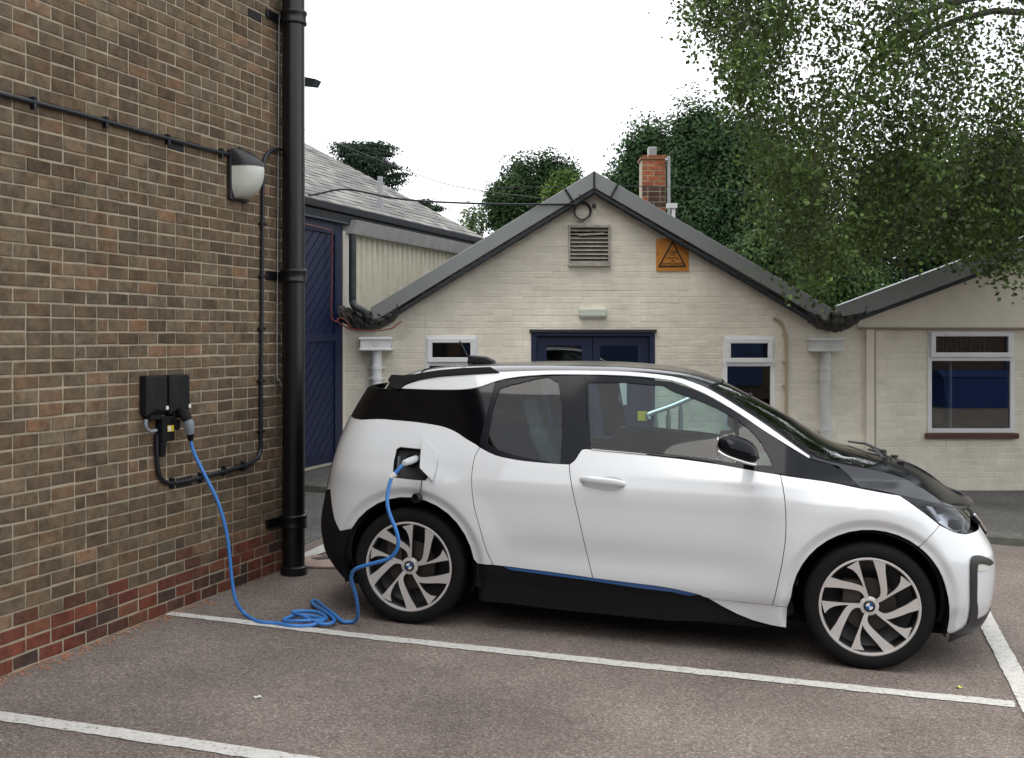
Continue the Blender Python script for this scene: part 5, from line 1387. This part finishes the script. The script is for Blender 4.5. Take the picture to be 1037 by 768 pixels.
# ------------------------------------------------------------------ painted lines (worn)
def paint_mat():
    m, nt, b = nm('worn_line_paint'); b.inputs['Roughness'].default_value = .75
    tc = nt.nodes.new('ShaderNodeTexCoord'); n = nt.nodes.new('ShaderNodeTexNoise'); n.inputs['Scale'].default_value = 38; n.inputs['Detail'].default_value = 8; n.inputs['Roughness'].default_value = .75
    nt.links.new(tc.outputs['Object'], n.inputs['Vector'])
    cr = nt.nodes.new('ShaderNodeValToRGB'); e = cr.color_ramp.elements; e[0].position = .36; e[0].color = (.16,.13,.11,1); e[1].position = .43; e[1].color = (.52,.51,.48,1); x = e.new(.7); x.color = (.66,.65,.62,1)
    nt.links.new(n.outputs['Fac'], cr.inputs[0]); nt.links.new(cr.outputs[0], b.inputs['Base Color'])
    bp = nt.nodes.new('ShaderNodeBump'); bp.inputs['Distance'].default_value = .003; nt.links.new(n.outputs['Fac'], bp.inputs['Height']); nt.links.new(bp.outputs[0], b.inputs['Normal'])
    return m
M['line'] = paint_mat()
def line(edgeA, edgeB, name='parking_line', dz=.004):
    """two pixel polylines projected on the ground; ragged edges"""
    a = [ground(*q) for q in edgeA]; b = [ground(*q) for q in edgeB]
    def rs(P_, n):
        Ls = [0]
        for i in range(len(P_)-1): Ls.append(Ls[-1]+(P_[i+1]-P_[i]).length)
        out = []
        for k in range(n+1):
            t = Ls[-1]*k/n; i = 0
            while i < len(P_)-2 and t > Ls[i+1]: i += 1
            out.append(P_[i].lerp(P_[i+1], (t-Ls[i])/(Ls[i+1]-Ls[i])))
        return out
    n = int((a[-1]-a[0]).length/.02); a = rs(a, n); b = rs(b, n); m = MB(); ra = m_ = 0
    va = []; vb = []; ja = jb = 0
    for p, q in zip(a, b):
        ja = ja*.7+random.gauss(0, .0022); jb = jb*.7+random.gauss(0, .0022); d = (q-p).normalized()
        p = p+d*ja; q = q+d*jb
        va.append(Vector((p.x, p.y, gz(p.x, p.y)+dz))); vb.append(Vector((q.x, q.y, gz(q.x, q.y)+dz)))
    i0 = m.add(va); i1 = m.add(vb)
    for k in range(n): m.face((i0+k, i0+k+1, i1+k+1, i1+k))
    o = m.build(name, M['line'], None); o['kind'] = 'structure'; return o
line([(169.7,619.6),(400,645.8),(880,696),(1028,711)], [(164,623),(400,651),(880,702),(1028,717.5)])
line([(-160,698),(0,721),(304,765),(620,812)], [(-160,707),(0,730.6),(304,776),(620,825)])
line([(981,612),(995,640),(1021.7,693.3),(1030,710),(1046,742),(1080,810)], [(996,607),(1013,640),(1036.7,682),(1050,707),(1072,745),(1110,805)], dz=.0075)
line([(1036,676.5),(1180,690)], [(1040,680),(1180,696)])
line([(296,566),(314,558.5),(330,551)], [(296,572),(318,564),(341,556.5)], 'road_marking', .009)
m = MB(); m.prism([ground(u, v, .004) for u, v in ((290,571),(318,563.8),(352,570),(360,577),(296,575.5))], (0,0,.012)); o = m.build('drain_slab', P('pink_concrete', (.40,.30,.25), .9, var=.3, vs=7), None); o['kind'] = 'structure'
m = MB(); m.prism([ground(u, v, .003) for u, v in ((314,567.5),(330,566),(338,568),(322,569.5))], (0,0,.016)); o = m.build('drain_cover', P('drain_iron', (.06,.05,.045), .8), None); o['kind'] = 'structure'
# orange grit against the foot of the wall
rr = np.random.default_rng(5); m = MB()
for i in range(420):
    s_ = rr.uniform(1.2, 4.2); off = abs(rr.normal())*.045+.006; p = C0-WD*s_+WN*off; z = gz(p.x, p.y); r = rr.uniform(.004,.013)
    a = rr.uniform(0, 6.28); q = [Vector((p.x+r*math.cos(a+t), p.y+r*math.sin(a+t)*.8, z+.002)) for t in (0,1.7,3.3,4.9)]
    tip = Vector((p.x, p.y, z+r*.7)); 
    for k in range(4): m.poly([q[k], q[(k+1) % 4], tip])
o = m.build('wall_foot_grit', P('grit', (.40,.19,.11), .95, var=.4, vs=30), None); o['kind'] = 'stuff'
m = MB()
for i in range(2600):
    u = rr.uniform(-100, 1140); v = 560+rr.random()**.7*230; p = ground(u, v); 
    if (p.x-WN.x*0) and (WN.x*p.x+WN.y*p.y) < WC+.03: continue
    r = rr.uniform(.002,.0065)*(1 if rr.random() < .97 else 1.8); a = rr.uniform(0, 6.28); q = [Vector((p.x+r*math.cos(a+t), p.y+r*math.sin(a+t), p.z+.001)) for t in (0,2.1,4.2)]
    tip = Vector((p.x, p.y, p.z+r*.8))
    for k in range(3): m.poly([q[k], q[(k+1) % 3], tip])
o = m.build('loose_chippings', P('chippings', (.34,.29,.25), .9, var=.6, vs=3), None); o['kind'] = 'stuff'
def leafobj(u, v, c, r, label):
    p = ground(u, v, .006); m = MB(); pts_ = [(r*math.cos(t)*(1.3 if k % 2 else .8), r*math.sin(t)*.7, .004*math.sin(3*t)) for k, t in enumerate([i*math.pi/4 for i in range(8)])]
    m.poly(pts_); o = m.build('fallen_leaf', P('leaf_fallen', c, .7), None); o.location = p; o.rotation_euler = (.15,.1,random.uniform(0,6)); tag(o, label, 'leaf')
leafobj(972,697,(.5,.48,.12),.022,'single yellow leaf on the tarmac between front wheel and corner of white lines')
leafobj(261,707,(.6,.6,.55),.022,'pale scrap on the tarmac in the empty bay at lower left')
# ------------------------------------------------------------------ trees
M['leaf'] = attr_mat('leaf', .55, nscale=4, nvar=.2, bump=0, spec=.4, trans=.35)
M['leaf_far'] = attr_mat('leaf_far', .7, nscale=2, nvar=.2, bump=0, spec=.2, trans=.2)
def leafmesh(name, C, Nn, size, tones, mat, parent, aspect=.7):
    n = len(C); u = np.cross(Nn, rng.normal(size=(n, 3))); u /= np.linalg.norm(u, axis=1)[:, None]+1e-9; w = np.cross(Nn, u)
    s = size[:, None]; V = np.stack([C-u*s, C-w*s*aspect*.75+u*s*-.15+Nn*s*.18, C+u*s, C+w*s*aspect*.75+u*s*-.15+Nn*s*.18], 1).reshape(-1, 3)
    me = bpy.data.meshes.new(name); me.vertices.add(4*n); me.vertices.foreach_set('co', V.astype(np.float32).ravel())
    me.loops.add(4*n); me.loops.foreach_set('vertex_index', np.arange(4*n, dtype=np.int32)); me.polygons.add(n)
    me.polygons.foreach_set('loop_start', np.arange(0, 4*n, 4, dtype=np.int32)); me.update(calc_edges=True); me.validate()
    a = me.attributes.new('tone', 'FLOAT_COLOR', 'FACE'); arr = np.ones((n, 4), np.float32); arr[:, :3] = tones; a.data.foreach_set('color', arr.ravel())
    return link(name, me, mat, parent)
def nrm(a): return a/(np.linalg.norm(a, axis=1)[:, None]+1e-9)
def bgtree(name, label, Y, lobes, base, n_clump, per, leaf, clump_r, tone, layered=False, trunk_r=.25, basez=-1, group=None):
    k = Y/F; lobes3 = [np.array([(u-CU)*k, Y+rng.normal()*.2*ru*k, EYE+(HV-v)*k, ru*k, ru*k*.8, rv*k]) for u, v, ru, rv in lobes]
    bx_ = (base-CU)*k; e = empty(name, (bx_, Y, basez), label, 'tree', group); off = np.array([bx_, Y, basez])
    
    if not layered:      # break each lobe up into upright plumes
        sub_ = []
        for l in lobes3:
            sub_.append(l*np.array([1,1,1,.72,.72,.72]))
            for _ in range(9):
                a_ = rng.uniform(0, 6.28); q_ = rng.uniform(.55, .85); f_ = rng.uniform(.22, .38)
                sub_.append(np.array([l[0]+l[3]*q_*math.cos(a_), l[1]-abs(rng.normal())*.5*l[4], l[2]+l[5]*q_*math.sin(a_), l[3]*f_, l[4]*f_, l[5]*f_*1.35]))
        lobes3 = sub_
    wts = np.array([l[3]*l[5] for l in lobes3]); wts = wts/wts.sum()
    Cs = []; Ns = []; Ts = []; Ss = []
    for i in range(n_clump):
        l = lobes3[rng.choice(len(lobes3), p=wts)]; d = rng.normal(size=3); d[1] = -abs(d[1]) if rng.random() < .7 else d[1]; d /= np.linalg.norm(d)
        rad = rng.uniform(.66, 1.10) if rng.random() < .8 else rng.uniform(.3, .8)
        c = l[:3]+d*l[3:]*rad; cr_ = clump_r*rng.uniform(.6, 1.4)
        q = rng.normal(size=(per, 3)); q = nrm(q)*rng.uniform(.2, 1, (per, 1))**.5*cr_
        if layered: q[:, 2] *= .28; q[:, 0] *= 1.5
        else: q[:, 2] *= 1.25
        Cs.append(c+q); Ns.append(nrm(q/cr_+d*.6+rng.normal(size=(per, 3))*.55+np.array([0,0,.35])))
        t = np.array(tone)*rng.uniform(.6, 1.45)*(1+np.array([.15,0,-.1])*rng.normal()*.6); Ts.append(np.clip(t*rng.uniform(.75, 1.3, (per, 1)), .004, 1)); Ss.append(np.full(per, leaf)*rng.uniform(.6, 1.3, per))
    C = np.concatenate(Cs)-off; leafmesh('crown', C, np.concatenate(Ns), np.concatenate(Ss), np.concatenate(Ts), M['leaf_far'], e)
    m = MB(); top_ = (max(l[2] for l in lobes3[:3])-basez)*.86; lean = np.mean([l[0] for l in lobes3])-bx_
    m.tube([(0,0,0), (lean*.3,0,top_*.35), (lean*.7,0,top_*.7), (lean,0,top_)], [trunk_r, trunk_r*.8, trunk_r*.5, trunk_r*.15], 10)
    for l in lobes3[:12]:
        for _ in range(3):
            d = rng.uniform(-.5,.5,3)*l[3:]; h = rng.uniform(.4,.8)*top_
            m.tube([(lean*.5,0,h), tuple((l[:3]-off)*.5+np.array([lean*.25,0,h*.5])), tuple(l[:3]-off+d)], [trunk_r*.35, trunk_r*.22, trunk_r*.08], 6)
    m.build('trunk', M['bark'], e); return e
bgtree('conifer_tree', 'dark green conifer with jagged top behind the left slope of the gable', 32, [(540,230,42,50),(563,192,20,24),(520,212,22,34),(547,180,9,22),(530,190,8,24),(573,182,7,20),(505,215,8,20),(556,172,6,14)], 540, 420, 150, .052, .34, (.030,.060,.022))
bgtree('leafy_tree', 'small bright green tree just left of the gable top', 29, [(570,206,20,24),(584,220,24,26),(575,190,11,12)], 572, 90, 130, .045, .28, (.085,.15,.030), trunk_r=.12)
bgtree('broadleaf_tree', 'tall dark green tree right behind the brick chimney', 28, [(722,190,62,72),(735,145,38,32),(668,185,46,50),(648,165,26,26),(772,205,50,70),(700,240,90,60),(640,200,24,30)], 715, 900, 150, .055, .42, (.034,.070,.026), trunk_r=.35)
bgtree('broadleaf_tree', 'mid green tree seen low behind the birch, right of the orange sign', 22, [(800,262,48,42),(760,282,30,26),(840,285,40,30)], 800, 260, 150, .045, .32, (.055,.100,.034), trunk_r=.2)
bgtree('broadleaf_tree', 'dark background tree behind the hanging birch above the right gable', 26, [(905,235,60,62),(990,220,70,78),(1080,210,70,90),(860,270,50,40)], 960, 560, 140, .058, .45, (.030,.060,.022), trunk_r=.35)
bgtree('cedar_tree', 'distant cedar with flat tiers above the slate roof', 48, [(365,162,24,12),(384,172,26,10),(396,185,14,10),(355,153,14,7),(378,152,16,8)], 378, 110, 100, .07, .5, (.020,.038,.022), layered=True)
bgtree('conifer_tree', 'tiny distant tree top just above the slate roof hip', 48, [(425,207,9,4),(436,212,5,3)], 425, 20, 80, .07, .35, (.02,.04,.022), layered=True, trunk_r=.1)
bgtree('leafy_tree', 'pale thin tree top between slate roof and conifer', 40, [(483,228,12,16)], 483, 12, 60, .08, .5, (.10,.14,.07), trunk_r=.1)
# birch: drooping strands of small leaves in front of the right gable
bt = empty('birch_tree', (7.0, 11.5, gz(7,11.5)), 'tall birch with drooping leafy branches hanging in from the upper right', 'tree')
BO = Vector((7.0, 11.5, gz(7,11.5)))
def low_v(u):      # lowest leaf line of the drooping foliage, as seen
    return float(np.interp(u, [690,703,712,722,735,748,758,766,778,792,812,830,846,868,890,930,970,1000,1025,1050,1120,1300], [-60,30,62,58,85,120,150,190,245,282,302,326,312,300,292,282,276,288,306,318,330,330]))
Cs = []; Ns = []; Ts = []; Ss = []; twm = mk(BO); limbs = mk(BO)
limbs.tube(curve_pts([BO, BO+Vector((-.1,0,2.5)), BO+Vector((-.25,.1,5)), BO+Vector((-.3,.1,8)), BO+Vector((-.4,.2,11))], 5), [.24-.2*i/20 for i in range(21)], 14)
for i in range(26):
    h = 3.6+i*.27; X1 = rng.uniform(3.2, 6.5); Y1 = rng.uniform(9.6, 12.6); z1 = h+rng.uniform(.2, 1.4)
    a = BO+Vector((-.2,.05,h)); b = Vector((X1, Y1, z1)); mid = a.lerp(b, .5)+Vector((0,0,.9)); 
    if z1 < 4.2: z1 += 1; b.z = z1
    limbs.tube(curve_pts([a, mid, b, b+Vector((-.25,0,-.5))], 5), [.055-.05*j/15 for j in range(16)], 7)
nst = 0
for i in range(3300):
    if i % 9 == 0: uc_ = rng.uniform(705, 1300) if rng.random() > .45 else rng.uniform(705, 1040); Yc_ = rng.uniform(9.6, 12.7); vc_ = rng.uniform(0,1); lc_ = rng.uniform(.6,1.4)
    u = max(701, uc_+rng.normal()*11); Y = min(12.75, max(9.4, Yc_+rng.normal()*.12)); k = Y/F
    lv_ = low_v(u)
    vb = lv_-3-vc_**1.9*(lv_+250)-abs(rng.normal())*22
    Ls = lc_*rng.uniform(.6, 1.3); zb = EYE+(HV-vb)*k; zt_ = zb+Ls
    X = (u-CU)*k; ph = rng.uniform(0, 6.28); n = int(Ls/.0235)
    t = np.linspace(0, 1, n); sx = X+.10*np.sin(t*2.2+ph)+.05*np.sin(t*6+ph)-.12*(1-t); sy = Y+.06*np.cos(t*3+ph); sz = zb+Ls*t
    P3 = np.stack([sx, sy, sz], 1)
    if i % 2 == 0: twm.tube([tuple(P3[j]) for j in range(0, n, max(1, n//6))], [.0007+.0004*j for j in range(len(range(0, n, max(1, n//6))))], 4)
    jit_ = rng.normal(size=(n, 3))*np.array([.065,.065,.04])*(1+t[:, None]*.8)
    nn = nrm(rng.normal(size=(n, 3))+np.array([0,-.5,.2])); dn = None
    L3 = P3+jit_; dn = np.sin(L3[:,0]*5.1+1.3)*np.sin(L3[:,2]*4.3+.7)+.6*np.sin(L3[:,0]*11.3+L3[:,2]*6.1)*np.sin(L3[:,2]*9.7-L3[:,1]*3)+.3*np.sin(L3[:,0]*23)*np.sin(L3[:,2]*17)
    kp = (dn > .18+.12*rng.normal(size=n)) | (rng.random(n) < .50); L3 = L3[kp]; nn = nn[kp]; n = len(L3); dn = dn[kp]
    Cs.append(L3); Ns.append(nn); Ss.append(rng.uniform(.020,.034, n))
    base = np.array([.070,.112,.026])*rng.uniform(.5,1.35); tn = base*rng.uniform(.7,1.35,(n,1))*(1+.25*np.clip(dn,-1,1))[:,None]; br = rng.random(n) < .10; tn[br] *= 1.7
    Ts.append(tn)
C = np.concatenate(Cs)-np.array(BO)
leafmesh('crown', C, np.concatenate(Ns), np.concatenate(Ss), np.concatenate(Ts), M['leaf'], bt, .85)
print('birch leaves', len(C))
limbs.build('trunk', M['bark_birch'], bt); twm.build('twigs', M['bark'], bt)
# weeds in the valley between the gables
m = mk(G(836,322)); Cw = rng.normal(size=(70,3))*np.array([.07,.04,.05])+np.array([0,-.08,.03])
we = empty('weed_clump', G(836,322), 'small yellowish weeds growing in the lead valley between the two gables', 'plant')
leafmesh('leaves', Cw, nrm(rng.normal(size=(70,3))), np.full(70,.022), np.array([.28,.24,.10])*rng.uniform(.5,1.3,(70,1)), M['leaf'], we)
# ------------------------------------------------------------------ yard behind the camera (unseen; building added to darken the reflections)
ob = empty('unseen_building', (0,-9,-.3), 'unseen brick building with blue doors, added behind the viewer to darken reflections', 'building')
mo = mk((0,-9,-.3)); mo.box2((-9,-14,-.3), (19,-9,4.6)); mo.build('wall', P('opposite_brick', (.13,.085,.065), .9, var=.3, vs=2), ob)
for x in (-5,-1.5,2,5.5,9,15.2):
    mo = mk((0,-9,-.3)); mo.box2((x,-9.0,.1), (x+2.2,-8.93,2.6)); mo.build('door', P('opposite_blue', (.02,.05,.14), .5), ob)
for x in (-6.4,-2.9,.7,4.2,7.7):
    mo = mk((0,-9,-.3)); mo.box2((x,-9.0,1.0), (x+.9,-8.95,2.2)); mo.build('window', M['curtain'], ob)
mo = mk((0,-9,-.3)); mo.prism([(-9.4,-8.7,4.5),(-9.4,-14.3,4.5),(-9.4,-11.5,6.6)], (28.8,0,0)); mo.build('roof', P('opposite_slate', (.07,.07,.075), .7, var=.3, vs=2), ob)

wc = empty('waste_container', (13.6,-7.6,gz(13.6,-7.6)-.25), 'blue waste container across the yard, mirrored in the big right hand window', 'container')
mo = mk((0,0,0)); mo.prism([(-.95,-.6,.12),(.95,-.6,.12),(1.05,-.6,1.15),(-1.05,-.6,1.15)], (0,1.2,0)); mo.build('tub', P('bin_blue', (.012,.05,.24), .45), wc)
mo = mk((0,0,0)); mo.prism([(-1.1,-.66,1.16),(-1.1,.66,1.16),(-1.1,.3,1.34),(-1.1,-.3,1.34)], (2.2,0,0)); mo.build('lid', P('bin_lid', (.010,.04,.15), .4), wc)
for x_ in (-.8, .8):
    mo = mk((0,0,0)); mo.lathe([(0,-.04),(.1,-.04),(.1,.04),(0,.04)], (x_,.4,.1), (1,0,0), 14); mo.build('castor', M['matt_black'], wc)
# ------------------------------------------------------------------ world, light
w = bpy.data.worlds.new('World'); scene.world = w; w.use_nodes = True; nt = w.node_tree
bg = nt.nodes['Background']; sky = nt.nodes.new('ShaderNodeTexSky'); sky.sky_type = 'NISHITA'; sky.sun_disc = False
SE, SA = R(66), R(225)       # elevation, compass direction the sun stands in (from +Y clockwise)
sky.sun_elevation = SE; sky.sun_rotation = SA; sky.dust_density = 3
sc_ = nt.nodes.new('ShaderNodeVectorMath'); sc_.operation = 'SCALE'; sc_.inputs['Scale'].default_value = .6
tc = nt.nodes.new('ShaderNodeTexCoord'); no = nt.nodes.new('ShaderNodeTexNoise'); no.inputs['Scale'].default_value = 2.2; no.inputs['Detail'].default_value = 5
mp = nt.nodes.new('ShaderNodeMapping'); mp.inputs['Scale'].default_value = (1,1,2.5)
nt.links.new(tc.outputs['Generated'], mp.inputs[0]); nt.links.new(mp.outputs[0], no.inputs['Vector'])
cr = nt.nodes.new('ShaderNodeValToRGB'); cr.color_ramp.elements[0].position = .35; cr.color_ramp.elements[0].color = (9.1,9.3,9.7,1); cr.color_ramp.elements[1].position = .7; cr.color_ramp.elements[1].color = (12.9,13,13.1,1)
nt.links.new(no.outputs['Fac'], cr.inputs[0])
mx = nt.nodes.new('ShaderNodeMixRGB'); mx.inputs[0].default_value = .88
nt.links.new(sky.outputs[0], mx.inputs[1]); nt.links.new(cr.outputs[0], mx.inputs[2]); nt.links.new(mx.outputs[0], bg.inputs[0]); bg.inputs[1].default_value = .11
sd = bpy.data.lights.new('sun', 'SUN'); sd.energy = .8; sd.angle = R(40); sd.color = (1,.95,.87)
so = bpy.data.objects.new('sun', sd); col.objects.link(so)
dv = Vector((math.sin(SA)*math.cos(SE), math.cos(SA)*math.cos(SE), math.sin(SE)))
so.rotation_euler = dv.to_track_quat('Z', 'Y').to_euler(); so.location = dv*30
scene.view_settings.view_transform = 'Standard'; scene.view_settings.look = 'None'; scene.view_settings.exposure = .76; scene.view_settings.gamma = 1
scene.render.engine = 'CYCLES'; scene.cycles.max_bounces = 8; scene.cycles.transparent_max_bounces = 24
scene.cycles.caustics_reflective = False; scene.cycles.caustics_refractive = False
